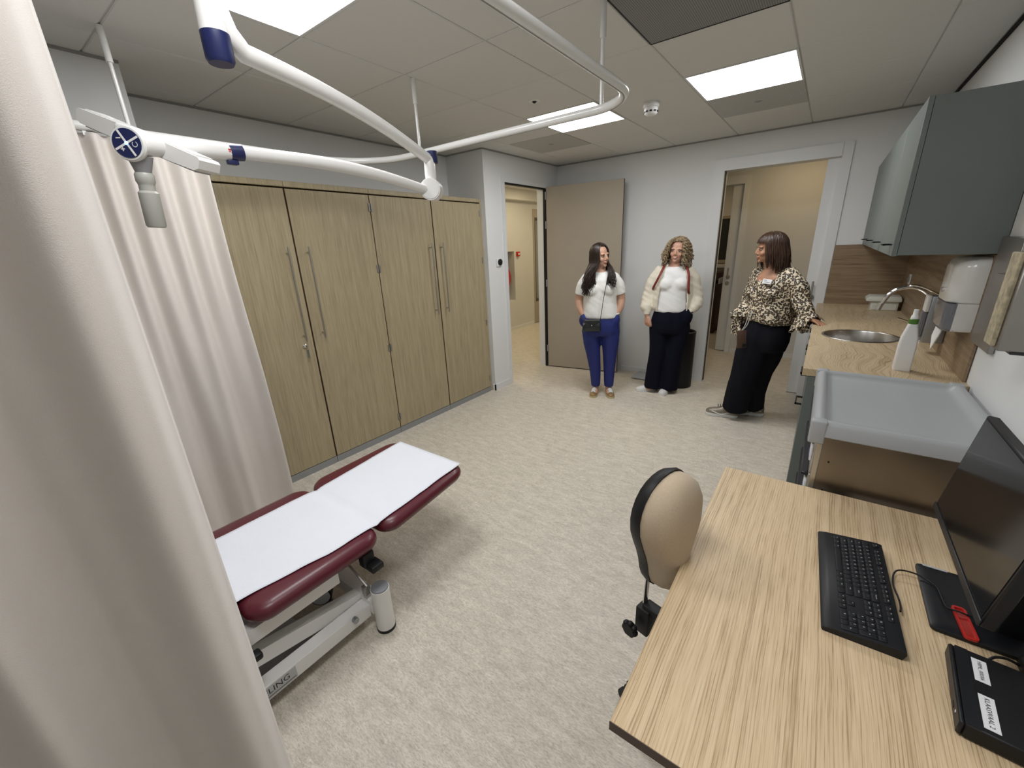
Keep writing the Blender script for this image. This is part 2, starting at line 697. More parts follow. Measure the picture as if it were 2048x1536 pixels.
emis('panel', (0.985, 0.99, 1.0), PANEL)
emis('warmpanel', (1.0, 0.76, 0.44), WARM)
emis('corridorpanel', (1.0, 0.82, 0.53), WARM2)
emis('ledblue', (0.05, 0.35, 1.0), 6.0)
M_ = MAT
# ================================================================== STRUCTURE
CZ = 2.577      # ceiling
YB = 5.073      # back wall
XR = 0.585      # right wall
XL = -3.47      # left wall behind the wardrobes
XD = -2.96      # wall with the hinged door
Y0 = -1.7       # wall behind the viewer

struct('floor', MB().box(-5.6, 2.0, Y0 - 0.1, 10.0, -0.06, 0.0), M_['lino'])

# ---- walls of the room
struct('wall_left', MB().box(XL - 0.1, XL, 0.80, 3.60, 0, 2.75), M_['wall'])
struct('wall_left_front', MB().box(XL - 0.1, -2.97, Y0, 0.82, 0, 2.75), M_['wall'])
w = MB()
w.box(XL - 0.1, XD, 3.58, 3.905, 0, 2.75)                # column beside the wardrobes
w.box(XD - 0.12, XD, 3.905, 4.785, 2.30, 2.75)           # above the door
w.box(XD - 0.12, XD, 4.785, YB, 0, 2.75)
struct('wall_left_door', w, M_['wall'])
w = MB()
w.box(XD - 0.12, -0.99, YB, 5.22, 0, 2.75)
w.box(-0.99, -0.035, YB, 5.22, 2.27, 2.75)
w.box(-0.035, XR + 0.1, YB, 5.09, 0, 2.75)
w.box(-0.035, 1.7, 5.165, 5.22, 0, 2.75)
struct('wall_back', w, M_['wall'])
struct('wall_right', MB().box(XR, XR + 0.1, Y0, YB, 0, 2.75), M_['wall'])
struct('wall_front', MB().box(XL - 0.1, XR + 0.1, Y0 - 0.1, Y0, 0, 2.75), M_['wall'])

# ---- suspended ceiling: backing, and every tile a piece of its own
ceil = struct('ceiling', MB().box(XL, XR, Y0, YB, CZ + 0.006, CZ + 0.05), M_['grid'])
xs = [XL] + [-3.3 + 0.6 * k for k in range(7)] + [XR - 0.012]
ys = [Y0] + [-1.71 + 0.6 * k for k in range(1, 12)] + [YB]
PANELS = [(-2.1, 0.69), (-2.1, 3.09), (-0.9, 3.09), (-0.9, 0.09)]
VENTS = [(-2.7, 3.69), (-0.9, 3.69)]
GRILLES = [(-0.9, 1.89), (-0.9, 1.29)]
skip = PANELS + VENTS + GRILLES


def is_in(x, y, L):
    return any(abs(x - a) < 0.01 and abs(y - b) < 0.01 for a, b in L)


tile_cache = {}
for i in range(len(xs) - 1):
    for j in range(len(ys) - 1):
        x0, x1, y0, y1 = xs[i], xs[i + 1], ys[j], ys[j + 1]
        if is_in(x0, y0, skip):
            continue
        w_, d_ = round(x1 - x0, 3), round(y1 - y0, 3)
        if w_ < 0.03 or d_ < 0.03:
            continue
        key = (w_, d_)
        if key not in tile_cache:
            g = 0.0035
            b = MB()
            b.add([(g, g, 0.004), (w_ - g, g, 0.004), (w_ - g, d_ - g, 0.004), (g, d_ - g, 0.004),
                   (g + 0.005, g + 0.005, 0), (w_ - g - 0.005, g + 0.005, 0), (w_ - g - 0.005, d_ - g - 0.005, 0), (g + 0.005, d_ - g - 0.005, 0),
                   (g, g, 0.007), (w_ - g, g, 0.007), (w_ - g, d_ - g, 0.007), (g, d_ - g, 0.007)],
                  [(4, 5, 6, 7), (0, 1, 5, 4), (1, 2, 6, 5), (2, 3, 7, 6), (3, 0, 4, 7),
                   (8, 9, 1, 0), (9, 10, 2, 1), (10, 11, 3, 2), (11, 8, 0, 3), (11, 10, 9, 8)])
            me = b.mesh('ceiling_tile', smooth=0)
            me.materials.append(M_['tile'])
            tile_cache[key] = me
        o = bpy.data.objects.new('ceiling_tile', tile_cache[key])
        COL.objects.link(o)
        o.parent = ceil
        o.location = (x0, y0, CZ)

# solid strips coloured dark as the shadow gap where ceiling meets walls
struct('trim_1', MB().box(XR - 0.012, XR, Y0, YB, CZ - 0.012, CZ + 0.004), M_['gap_shade'])
struct('trim_2', MB().box(XL, XL + 0.012, 0.82, 3.58, CZ - 0.012, CZ), M_['trimg'])
struct('trim_3', MB().box(XD, XR - 0.012, YB - 0.012, YB, CZ - 0.012, CZ), M_['trimg'])
struct('trim_4', MB().box(-2.97, -2.958, Y0, 0.82, CZ - 0.012, CZ), M_['trimg'])
struct('trim_5', MB().box(XD, XD + 0.012, 3.58, YB - 0.012, CZ - 0.012, CZ), M_['trimg'])
struct('trim_6', MB().box(XL + 0.012, XD, 3.568, 3.58, CZ - 0.012, CZ), M_['trimg'])

# ---- light panels, each a frame with its diffuser
PL = ['square ceiling light panel above the examination couch and lamp arm',
      'ceiling light panel crossed by the curved curtain rail near the open door',
      'bright ceiling light panel beside the smoke detector, above the sliding door',
      'square ceiling light panel near the viewer, above the left end of the desk']
for (x, y), lab in zip(PANELS, PL):
    t = thing('ceiling_light', lab, 'ceiling light', (x + 0.3, y + 0.3, CZ), group='ceiling light panels')
    b = MB()
    b.box(x + 0.003, x + 0.597, y + 0.003, y + 0.015, CZ - 0.002, CZ + 0.006)
    b.box(x + 0.003, x + 0.597, y + 0.585, y + 0.597, CZ - 0.002, CZ + 0.006)
    b.box(x + 0.003, x + 0.015, y + 0.015, y + 0.585, CZ - 0.002, CZ + 0.006)
    b.box(x + 0.585, x + 0.597, y + 0.015, y + 0.585, CZ - 0.002, CZ + 0.006)
    b.build('frame', M_['trimw'], t)
    MB().add([(x + 0.015, y + 0.015, CZ + 0.001), (x + 0.585, y + 0.015, CZ + 0.001), (x + 0.585, y + 0.585, CZ + 0.001), (x + 0.015, y + 0.585, CZ + 0.001)],
             [(0, 3, 2, 1)]).build('diffuser', M_['panel'], t)
for (x, y), lab in zip(VENTS, ['darker perforated square air vent in ceiling by the column and open door',
                               'darker perforated square air vent in ceiling beyond the light panel by the smoke detector']):
    t = thing('ceiling_vent', lab, 'vent', (x + 0.3, y + 0.3, CZ), group='perforated ceiling vents')
    MB().box(x + 0.004, x + 0.596, y + 0.004, y + 0.596, CZ - 0.001, CZ + 0.006).build('face_plate', M_['vent_tile'], t)
    MB().lathe([(0.02, 0), (0.03, 0.004)], (x + 0.3, y + 0.3, CZ - 0.004)).build('centre_screw', M_['grey'], t)
t = thing('ceiling_grille', 'dark grey perforated return air grille in ceiling right of the curtain rail', 'grille', (-0.6, 1.89, CZ))
for yy in (1.29, 1.89):
    MB().box(-0.894, -0.306, yy + 0.006, yy + 0.594, CZ - 0.001, CZ + 0.005).build('perforated_plate', M_['grille'], t)
b = MB()
b.box(-0.899, -0.894, 1.291, 2.489, CZ - 0.003, CZ + 0.006).box(-0.306, -0.301, 1.291, 2.489, CZ - 0.003, CZ + 0.006)
b.box(-0.894, -0.306, 1.291, 1.296, CZ - 0.003, CZ + 0.006).box(-0.894, -0.306, 2.484, 2.489, CZ - 0.003, CZ + 0.006)
b.box(-0.894, -0.306, 1.884, 1.896, CZ - 0.003, CZ + 0.006)
b.build('frame', M_['black'], t)

# ---- smoke detector and recessed sensor
c = V(-1.208, 3.424, CZ)
t = thing('smoke_detector', 'white round smoke detector with dark slots on the ceiling', 'smoke detector', c)
MB().lathe([(0.052, 0), (0.052, -0.012), (0.056, -0.014), (0.056, -0.032), (0.05, -0.034)], c).build('base', M_['whitep'], t)
MB().lathe([(0.048, -0.034), (0.05, -0.052), (0.046, -0.07), (0.034, -0.08), (0.012, -0.083)], c).build('chamber', M_['whitep'], t)
for k in range(10):
    a = 2 * math.pi * k / 10
    M = Matrix.Translation(c) @ Matrix.Rotation(a, 4, 'Z')
    MB().box(0.036, 0.0505, -0.009, 0.009, -0.066, -0.055).xf(M).build('slot', M_['black'], t)
c = V(-1.80, 2.776, CZ)
t = thing('ceiling_sensor', 'small white recessed sensor with a dark centre in the ceiling tile', 'sensor', c)
MB().lathe([(0.042, 0.0), (0.040, -0.006), (0.022, -0.009), (0.020, -0.004)], c).build('ring', M_['whitep'], t)
MB().lathe([(0.014, -0.004), (0.013, -0.013), (0.006, -0.017)], c).build('lens', M_['black'], t)

# ---- hinged door standing open
d1 = struct('door_1', loc=(XD, 4.35, 0))
b = MB()
b.box(XD - 0.13, XD + 0.012, 3.865, 3.92, 0, 2.345)
b.box(XD - 0.13, XD + 0.012, 4.775, 4.845, 0, 2.345)
b.box(XD - 0.13, XD + 0.012, 3.92, 4.775, 2.292, 2.345)
b.build('frame', M_['trimw'], d1)
b = MB()
b.box(XD - 0.04, XD + 0.004, 3.92, 4.775, 2.276, 2.292)
b.box(XD - 0.03, XD + 0.008, 4.76, 4.776, 0, 2.276)
b.build('gasket', M_['black'], d1)
hx, hy = -2.938, 4.772
ang = math.atan2(0.148, 0.945)
ML = Matrix.Translation((hx, hy, 0)) @ Matrix.Rotation(ang, 4, 'Z')
leaf = MB().rbox(0.0, 0.955, -0.02, 0.02, 0.012, 2.302, 0.002, 1).xf(ML).build('leaf', M_['taupe'], d1)
b = MB().box(0.9552, 0.9565, -0.0195, 0.0195, 0.012, 2.302).box(0, 0.955, -0.0195, 0.0195, 0.0095, 0.0118).xf(ML)
b.build('edge_band', M_['taupe_dark'], leaf)
for z in (0.22, 1.1, 1.82, 2.16):
    MB().cyl((hx - 0.006, hy - 0.022, z), (hx - 0.006, hy - 0.022, z + 0.09), 0.009, n=10).build('hinge', M_['grey'], d1)
b = MB().lathe([(0.026, 0), (0.026, 0.008)], n=16, M=Matrix.Rotation(rad(90), 4, 'X')).xf(ML @ Matrix.Translation((0.89, 0.02, 1.06)))
b.build('rosette', M_['greylever'], leaf)
b = MB().tube([(0.89, 0.03, 1.06), (0.89, 0.065, 1.06), (0.86, 0.07, 1.06), (0.77, 0.07, 1.06)], 0.009, 8).xf(ML)
b.build('lever', M_['greylever'], leaf)

# ---- sliding door to the hall, half open
d2 = struct('door_2', loc=(-0.5, YB, 0))
b = MB()
b.box(-1.08, -1.035, YB - 0.012, 5.222, 0, 2.376)
b.box(-1.035, -0.985, YB - 0.018, 5.222, 0, 2.376)
b.box(-0.985, -0.04, YB - 0.018, 5.222, 2.268, 2.376)
b.box(-0.04, 0.037, YB - 0.012, 5.10, 0, 2.376)
b.build('frame', M_['trimw'], d2)
b = MB().box(-0.985, -0.981, 5.10, 5.155, 0, 2.268)
b.build('seal', M_['black'], d2)
leaf = MB().rbox(-0.135, 0.66, 5.105, 5.147, 0.008, 2.285, 0.002, 1).build('sliding_leaf', M_['trimw'], d2)


def lever_set(parent, x, y, z, up=0.13, drop=0.10, s=1):
    """round rosette with an upright lever, and a lock rosette below"""
    Mr = Matrix.Rotation(rad(90), 4, 'X')
    MB().lathe([(0.026, 0), (0.027, 0.005), (0.024, 0.011)], (x, y, z), 20, Mr).build('rosette', M_['greylever'], parent)
    MB().tube(spline([(x, y - 0.008, z), (x, y - 0.045, z + 0.002), (x, y - 0.054, z + 0.02), (x, y - 0.054, z + up)], 5), 0.0095, 10).build('lever', M_['greylever'], parent)
    MB().lathe([(0.026, 0), (0.027, 0.005), (0.024, 0.011)], (x, y, z - drop), 20, Mr).build('lock_rosette', M_['greylever'], parent)


lever_set(leaf, -0.075, 5.105, 1.02, 0.16, 0.11)

# ---- baseboards
struct('baseboard_back', MB().box(-2.0, -1.081, YB - 0.012, YB, 0, 0.06), M_['trimw'])
b = MB().box(XD, XD + 0.012, 3.568, 3.865, 0, 0.07).box(-2.995, XD + 0.012, 3.568, 3.58, 0, 0.07)
struct('baseboard_left', b, M_['trimw'])
struct('baseboard_corner', MB().box(XD, XD + 0.012, 4.846, YB, 0, 0.06), M_['trimw'])
struct('baseboard_right', MB().box(XR - 0.012, XR, Y0, 2.50, 0, 0.06), M_['trimw'])

# ================================================================== CORRIDOR BEHIND THE HINGED DOOR
XC = -4.95
b = MB()
b.box(XC - 0.4, XC, 2.2, 6.30, 0, 2.7)
b.box(XC - 0.4, XC, 6.79, 7.47, 0, 2.7)
b.box(XC - 0.4, XC, 6.30, 6.79, 0, 0.594)
b.box(XC - 0.4, XC, 6.30, 6.79, 1.53, 2.7)
b.box(XC - 0.4, XC - 0.26, 6.30, 6.79, 0.594, 1.53)
b.box(XC - 0.4, XC, 7.47, 10.0, 2.32, 2.7)
b.box(XC - 0.4, XC, 8.62, 10.0, 0, 2.32)
struct('wall_corridor_far', b, M_['hallwall'])
struct('wall_corridor_near', MB().box(-3.2, -3.08, 5.073, 10.0, 0, 2.7), M_['hallwall'])
struct('wall_corridor_end', MB().box(XC - 0.4, 2.0, 10.0, 10.1, 0, 2.8), M_['hallwall'])
struct('wall_corridor_start', MB().box(XC - 0.4, XL - 0.1, 2.1, 2.2, 0, 2.7), M_['hallwall'])
struct('ceiling_corridor', MB().box(XC - 0.4, XD - 0.12, 2.1, 10.0, 2.62, 2.7), M_['tile'])
struct('trim_7', MB().box(XC, XC + 0.16, 2.2, 10.0, 2.44, 2.62), M_['hallwall'])
struct('baseboard_corridor', MB().box(XC, XC + 0.012, 2.2, 7.42, 0, 0.06), M_['trimw'])
for k, (yy, lab) in enumerate([(4.4, 'warm corridor ceiling light nearest the open door'), (6.6, 'warm corridor ceiling light above the hose niche'), (8.6, 'warm corridor ceiling light at the far corridor end')]):
    t = thing('corridor_light', lab, 'ceiling light', (-4.0, yy, 2.62), group='corridor ceiling lights')
    MB().box(-4.31, -3.69, yy - 0.31, yy + 0.31, 2.612, 2.621).build('frame', M_['trimw'], t)
    MB().add([(-4.29, yy - 0.29, 2.6115), (-3.71, yy - 0.29, 2.6115), (-3.71, yy + 0.29, 2.6115), (-4.29, yy + 0.29, 2.6115)], [(0, 3, 2, 1)]).build('diffuser', M_['corridorpanel'], t)
# fire hose reel in its niche
t = thing('fire_hose_reel', 'red fire hose reel in a white corridor niche', 'hose reel', (XC - 0.13, 6.45, 0.60))
Mx = Matrix.Rotation(rad(90), 4, 'Y')
MB().lathe([(0.10, 0.0), (0.25, 0.0), (0.255, 0.006), (0.25, 0.012), (0.10, 0.012)], (XC - 0.05, 6.45, 1.05), 36, Mx).build('front_disc', M_['red'], t)
MB().lathe([(0.25, 0.0), (0.255, 0.006), (0.25, 0.012), (0.05, 0.012)], (XC - 0.20, 6.45, 1.05), 36, Mx).build('rear_disc', M_['red'], t)
MB().lathe([(0.2, 0.0), (0.215, 0.03), (0.2, 0.06), (0.215, 0.09), (0.2, 0.13)], (XC - 0.185, 6.45, 1.05), 30, Mx).build('hose', M_['black'], t)
MB().cyl((XC - 0.255, 6.45, 1.05), (XC - 0.035, 6.45, 1.05), 0.03).build('axle', M_['red'], t)
# call point
t = thing('fire_call_point', 'small red manual fire call point on the corridor wall', 'call point', (XC, 6.90, 1.43))
MB().rbox(XC, XC + 0.04, 6.855, 6.945, 1.43, 1.52, 0.006).build('housing', M_['red'], t)
MB().box(XC + 0.04, XC + 0.043, 6.875, 6.925, 1.458, 1.492).build('press_plate', M_['whitep'], t)
# glazed door at the end
d4 = struct('door_3', loc=(XC, 8.0, 0))
b = MB().box(XC - 0.1, XC + 0.01, 7.47, 7.52, 0, 2.32).box(XC - 0.1, XC + 0.01, 8.57, 8.62, 0, 2.32).box(XC - 0.1, XC + 0.01, 7.52, 8.57, 2.16, 2.32)
b.build('frame', M_['taupe'], d4)
b = MB().box(XC - 0.06, XC, 7.52, 7.56, 0.5, 2.16).box(XC - 0.06, XC, 8.53, 8.57, 0.5, 2.16).box(XC - 0.06, XC, 7.56, 8.53, 2.12, 2.16).box(XC - 0.06, XC, 7.56, 8.53, 0.47, 0.52)
b.build('sash', M_['taupe_dark'], d4)
MB().box(XC - 0.055, XC - 0.005, 7.52, 8.57, 0.01, 0.47).build('kick_panel', M_['taupe'], d4)
MB().box(XC - 0.035, XC - 0.027, 7.56, 8.53, 0.52, 2.12).build('pane', M_['glass'], d4)
struct('wall_corridor_room', MB().box(XC - 1.2, XC - 1.1, 7.2, 9.2, 0, 2.7).box(XC - 1.2, XC - 0.4, 7.1, 7.2, 0, 2.7).box(XC - 1.2, XC - 0.4, 8.9, 9.0, 0, 2.7).box(XC - 1.2, XC - 0.4, 7.1, 9.0, 2.6, 2.7), M_['hallwall'])

# ================================================================== HALL BEHIND THE SLIDING DOOR
YH = 6.66
b = MB()
b.box(-1.02, 1.8, YH, YH + 0.02, 0, 2.7)
b.box(-1.02, 1.8, YH + 0.08, YH + 0.14, 0, 2.7)
b.box(-1.95, -1.02, YH, YH + 0.14, 2.30, 2.7)
b.box(-3.08, -1.95, YH, YH + 0.14, 0, 2.7)
struct('wall_hall_far', b, M_['hallwall'])
struct('wall_hall_right', MB().box(1.7, 1.8, 5.22, YH, 0, 2.7), M_['hallwall'])
struct('ceiling_hall', MB().box(-3.08, 1.8, 5.22, 10.0, 2.62, 2.7), M_['tile'])
struct('baseboard_hall', MB().box(-0.96, 1.7, YH - 0.012, YH, 0, 0.06), M_['trimw'])
d3 = struct('door_4', loc=(-1.5, YH, 0))
b = MB().box(-1.03, -0.97, YH - 0.015, YH + 0.005, 0, 2.39).box(-1.96, -1.03, YH - 0.015, YH + 0.14, 2.285, 2.39).box(-2.05, -1.96, YH - 0.015, YH + 0.14, 0, 2.39)
b.build('frame', M_['trimw'], d3)
leaf = MB().rbox(-1.165, -0.35, YH + 0.028, YH + 0.068, 0.008, 2.29, 0.002, 1).build('sliding_leaf', M_['trimw'], d3)
lever_set(leaf, -1.105, YH + 0.028, 1.08, 0.13, 0.085)
for xx, yy, lab in [(-0.35, 5.92, 'warm ceiling light panel in the hall behind the sliding door'), (-1.8, 8.0, 'warm ceiling light in the room beyond the hall')]:
    t = thing('hall_light', lab, 'ceiling light', (xx, yy, 2.62), group='hall ceiling lights')
    MB().box(xx - 0.31, xx + 0.31, yy - 0.31, yy + 0.31, 2.612, 2.621).build('frame', M_['trimw'], t)
    MB().add([(xx - 0.29, yy - 0.29, 2.6115), (xx + 0.29, yy - 0.29, 2.6115), (xx + 0.29, yy + 0.29, 2.6115), (xx - 0.29, yy + 0.29, 2.6115)], [(0, 3, 2, 1)]).build('diffuser', M_['warmpanel'], t)
# room beyond the hall: window with a ledge and a desk end
struct('wall_far_room', MB().box(-3.08, 1.8, 9.2, 9.3, 0, 2.7), M_['hallwall'])
w1 = struct('window_1', loc=(-2.1, 9.2, 1.2))
b = MB().box(-2.75, -1.45, 9.17, 9.2, 1.14, 1.2).box(-2.75, -1.45, 9.17, 9.2, 1.95, 2.0).box(-2.75, -2.69, 9.17, 9.2, 1.2, 1.95).box(-1.51, -1.45, 9.17, 9.2, 1.2, 1.95).box(-1.90, -1.86, 9.17, 9.2, 1.2, 1.95)
b.build('window_frame', M_['taupe'], w1)
MB().box(-2.69, -1.51, 9.19, 9.198, 1.2, 1.95).build('pane', M_['darkglass'], w1)
MB().rbox(-2.85, -1.4, 9.02, 9.2, 1.06, 1.12, 0.005).build('window_sill', M_['trimw'], w1)
t = thing('far_desk', 'white topped desk with a dark reddish brown side panel in the far room', 'desk', (-1.9, 8.3, 0))
MB().rbox(-2.4, -1.42, 7.9, 8.7, 0.86, 0.96, 0.01).build('desk_top', M_['whitep'], t)
MB().box(-2.38, -1.52, 7.94, 8.66, 0.02, 0.86).build('body', M_['black'], t)
MB().rbox(-1.515, -1.44, 7.9, 8.7, 0.0, 1.05, 0.005).build('side_panel', M_['brownpanel'], t)
# ================================================================== WARDROBES
XF = -2.995


def wardrobe(y0, ym, y1, label, hinge_left, lock, z0=0.058, z1=2.06):
    t = thing('wardrobe', label, 'wardrobe', ((XL + XF) / 2, (y0 + y1) / 2, 0), group='oak wardrobes along the left wall')
    MB().box(XL + 0.005, XF - 0.02, y0, y1, 0.056, 2.064).build('body', M_['oak_cup_dark'], t)
    for a, c_ in ((y0, ym), (ym, y1)):
        MB().rbox(XL + 0.02, XF + 0.004, a + 0.001, c_ - 0.001, 2.070, 2.106, 0.003, 1).build('top_panel', M_['oak_cup'], t)
        MB().box(XL + 0.05, XF - 0.001, a + 0.0015, c_ - 0.0015, 0.0, 0.054).build('plinth', M_['steelgrey'], t)
    for side, (a, c_) in enumerate(((y0 + 0.004, ym - 0.006), (ym + 0.006, y1 - 0.004))):
        d = MB().rbox(XF - 0.018, XF, a, c_, z0, z1, 0.0015, 1).build('door', M_['oak_cup'], t)
        MB().box(XF - 0.0185, XF - 0.0008, a - 0.0015, a + 0.0003, z0, z1).box(XF - 0.0185, XF - 0.0008, c_ - 0.0003, c_ + 0.0015, z0, z1).build('edge_band', M_['oak_cup_dark'], d)
        hy_ = (c_ - 0.062) if side == 0 else (a + 0.072)
        b = MB()
        b.cyl((XF + 0.036, hy_, 1.035), (XF + 0.036, hy_, 1.69), 0.006, n=12)
        for zz in (1.075, 1.65):
            b.cyl((XF - 0.001, hy_, zz), (XF + 0.036, hy_, zz), 0.005, n=10)
        b.build('handle', M_['steel'], d)
        hh = a + 0.006 if side == 0 else c_ - 0.006
        for zz in (0.166, 0.826, 1.50, 1.97):
            MB().cyl((XF + 0.003, hh, zz - 0.03), (XF + 0.003, hh, zz + 0.03), 0.0075, n=10).build('hinge', M_['steelmatt'], d)
        if lock and side == 0:
            MB().lathe([(0.014, 0), (0.014, 0.012), (0.008, 0.016)], (XF, c_ - 0.07, 1.0), 16, Matrix.Rotation(rad(90), 4, 'Y')).build('lock', M_['chrome'], d)
            b = MB().box(XF + 0.014, XF + 0.040, c_ - 0.0715, c_ - 0.0685, 0.985, 1.006)
            b.box(XF + 0.030, XF + 0.033, c_ - 0.078, c_ - 0.062, 0.915, 0.975)
            b.build('key', M_['chrome'], d)
    return t


wardrobe(0.866, 1.526, 2.187, 'oak wardrobe with a key in its lock, nearer the pale curtain', True, True)
tw = wardrobe(2.187, 2.847, 3.535, 'oak wardrobe without a key, beside the white column', True, False)
MB().box(XL + 0.005, XF - 0.004, 3.536, 3.561, 0.0, 2.10).build('side_panel', M_['oak_cup'], tw)
struct('trim_8', MB().box(XL, XF - 0.02, 3.562, 3.579, 0, 2.10).box(XL, XF - 0.01, 0.822, 0.864, 0, 2.10), M_['wall'])

# ---- thermostat
t = thing('thermostat', 'white wall thermostat with a round black dial on the column', 'thermostat', (XD, 3.755, 1.42))
MB().rbox(XD, XD + 0.016, 3.715, 3.80, 1.418, 1.508, 0.006).build('housing', M_['whitep'], t)
MB().lathe([(0.034, 0), (0.034, 0.012), (0.03, 0.015)], (XD + 0.016, 3.762, 1.466), 24, Matrix.Rotation(rad(90), 4, 'Y')).build('dial', M_['black'], t)

# ================================================================== CURTAIN RAIL AND CURTAINS
ZR = 2.19
RX0, RX1, RY = -2.625, -0.735, 1.95
path = [(RX1, -1.6, ZR)]
r_ = 0.22
path += [(RX1, RY - r_ - 0.4, ZR)]
for k in range(0, 13):
    a = rad(90 * k / 12)
    path.append((RX1 - r_ + r_ * math.cos(a), RY - r_ + r_ * math.sin(a), ZR))
r2 = 0.42
for k in range(0, 15):
    a = rad(90 + 90 * k / 14)
    path.append((RX0 + r2 + r2 * math.cos(a), RY - r2 + r2 * math.sin(a), ZR))
path.append((RX0, -1.6, ZR))
t = thing('curtain_rail', 'white curved ceiling hung curtain rail around the examination couch', 'curtain rail', (-1.7, RY, ZR))
MB().tube(path, 0.0185, 14).build('rail', M_['whiteg'], t)
MB().tube([(x, y, z - 0.0165) for x, y, z in path], 0.0032, 6).build('slot', M_['trimg'], t)
for px, py in ((-2.6, 0.69), (-2.10, 1.95), (-0.91, 1.945), (RX1, -0.5), (RX0, -0.6)):
    dr = MB().cyl((px, py, ZR), (px, py, CZ - 0.1), 0.0085, n=12).build('drop_rod', M_['whiteg'], t)
    MB().cyl((px, py, CZ - 0.13), (px, py, CZ), 0.0135, n=12).build('ceiling_sleeve', M_['whiteg'], dr)


def curtain(name, label, fx, y0, y1, z0, z1, ny, nz, mat):
    vv = []
    fs = []
    for j in range(nz + 1):
        z = z0 + (z1 - z0) * j / nz
        for i in range(ny + 1):
            y = y0 + (y1 - y0) * i / ny
            x, yy = fx(y, z)
            vv.append((x, yy, z))
    for j in range(nz):
        for i in range(ny):
            a = j * (ny + 1) + i
            fs.append((a, a + 1, a + ny + 2, a + ny + 1))
    b = MB().add(vv, fs)
    c = ((fx(y0, z0)[0]), (y0 + y1) / 2, z0)
    root = thing(name, label, 'curtain', c, group='privacy curtains on the rail')
    cl = b.build('cloth', mat, root, smooth=80)
    so = cl.modifiers.new('s', 'SOLIDIFY')
    so.thickness = 0.003
    so.offset = 0
    return root


def near_fx(y, z):
    ph = (y - 0.085) / 0.175 * 2 * math.pi
    x = RX1 + 0.036 * math.cos(ph + 0.25 * math.sin(ph)) - 0.004 + 0.006 * math.sin(3.1 * ph + 2 * z) * sm(0.3, -0.2, y)
    x += 0.008 * math.sin(z * 1.7 + y * 9) * sm(2.1, 0.9, z)
    edge = sm(0.118, 0.165, y)
    x -= 0.055 * edge
    yy = y + 0.006 * math.sin(z * 1.3 + 0.4)
    return x, yy


t = curtain('privacy_curtain', 'off-white curtain hanging close by at the left edge', near_fx, -1.45, 0.158, 0.12, 2.165, 330, 46, M_['curtain'])
for k in range(17):
    y = 0.12 - k * 0.094
    MB().box(RX1 - 0.004, RX1 + 0.004, y - 0.006, y + 0.006, 2.155, ZR - 0.012).build('glider', M_['whitep'], t)


def far_fx(y, z):
    k = sm(1.9, 0.5, z)
    ph = (y - 0.95) / 0.098 * 2 * math.pi + 0.9 * noise.noise(Vector((y * 7, z * 0.5, 3)))
    ph2 = (y - 0.95) / 0.23 * 2 * math.pi
    A = 0.024 * (1 - 0.75 * k)
    x = RX0 + A * math.cos(ph) + 0.030 * k * math.cos(ph2) + 0.010 * k * noise.noise(Vector((y * 4, z * 1.1, 0)))
    x += 0.004 * noise.noise(Vector((y * 22, z * 2.5, 9)))
    x += 0.02 * sm(0.90, 0.97, y)
    yy = y + 0.03 * k * sm(0.3, 0.97, y)
    return x, yy


t = curtain('privacy_curtain', 'off-white pleated curtain hanging in front of the wardrobes beside the couch', far_fx, -1.2, 0.955, 0.09, 2.165, 420, 60, M_['curtain'])
for k in range(12):
    y = 0.93 - k * 0.098
    MB().box(RX0 - 0.004, RX0 + 0.004, y - 0.006, y + 0.006, 2.155, ZR - 0.012).build('glider', M_['whitep'], t)

# ================================================================== EXAMINATION LAMP
A0 = V(-1.232, 0.54, 0)
B0 = V(-1.375, 1.322, 0)
HD = V(-1.376, 0.371, 1.900)
t = thing('examination_lamp', 'white double-arm ceiling examination lamp with blue joint caps', 'lamp', (A0.x, A0.y, CZ))
MB().lathe([(0.10, CZ), (0.10, CZ - 0.02), (0.05, CZ - 0.05), (0.03, CZ - 0.07)], A0).build('ceiling_mount', M_['lampwhite'], t)
MB().cyl(A0 + V(0, 0, CZ - 0.05), A0 + V(0, 0, 2.22), 0.022).build('drop_tube', M_['lampwhite'], t)
MB().lathe([(0.0235, 2.30), (0.0255, 2.295), (0.0285, 2.18), (0.030, 2.128)], A0, 24).build('collar', M_['lampwhite'], t)
MB().lathe([(0.0305, 2.130), (0.0305, 2.078), (0.026, 2.070)], A0, 24).build('end_cap', M_['blueplastic'], t)
# upper arm: flares off the collar, then bows over to the elbow
p = [A0 + V(0.002, 0.010, 2.185), A0 + V(-0.004, 0.030, 2.140), A0 + V(-0.012, 0.065, 2.112)]
q0 = p[-1]
q1 = B0 + V(0.002, -0.012, 1.985)
for k in range(1, 15):
    s_ = k / 14
    pt = q0.lerp(q1, s_)
    pt.z += 0.024 * math.sin(math.pi * s_)
    p.append(pt)
MB().tube(p, [0.027, 0.025, 0.0225] + [0.0225 - 0.003 * k / 14 for k in range(1, 15)], 16).build('upper_arm', M_['lampwhite'], t)
MB().lathe([(0.022, 2.012), (0.0225, 1.972), (0.021, 1.968)], B0 + V(0.004, 0.014, 0), 20).build('elbow_cap', M_['blueplastic'], t)
MB().lathe([(0.019, 1.990), (0.0225, 1.975), (0.0235, 1.925), (0.022, 1.89)], B0, 20).build('elbow_post', M_['lampwhite'], t)
dv = V(0.55, -0.83, 0)
MB().cyl(B0 + V(0, 0, 1.868) - dv * 0.028, B0 + V(0, 0, 1.868) + dv * 0.034, 0.042, n=28).build('elbow_drum', M_['lampwhite'], t)
MB().cyl(B0 + V(0, 0, 1.868) + dv * 0.034, B0 + V(0, 0, 1.868) + dv * 0.037, 0.037, n=28).build('drum_cover', M_['whiteg'], t)
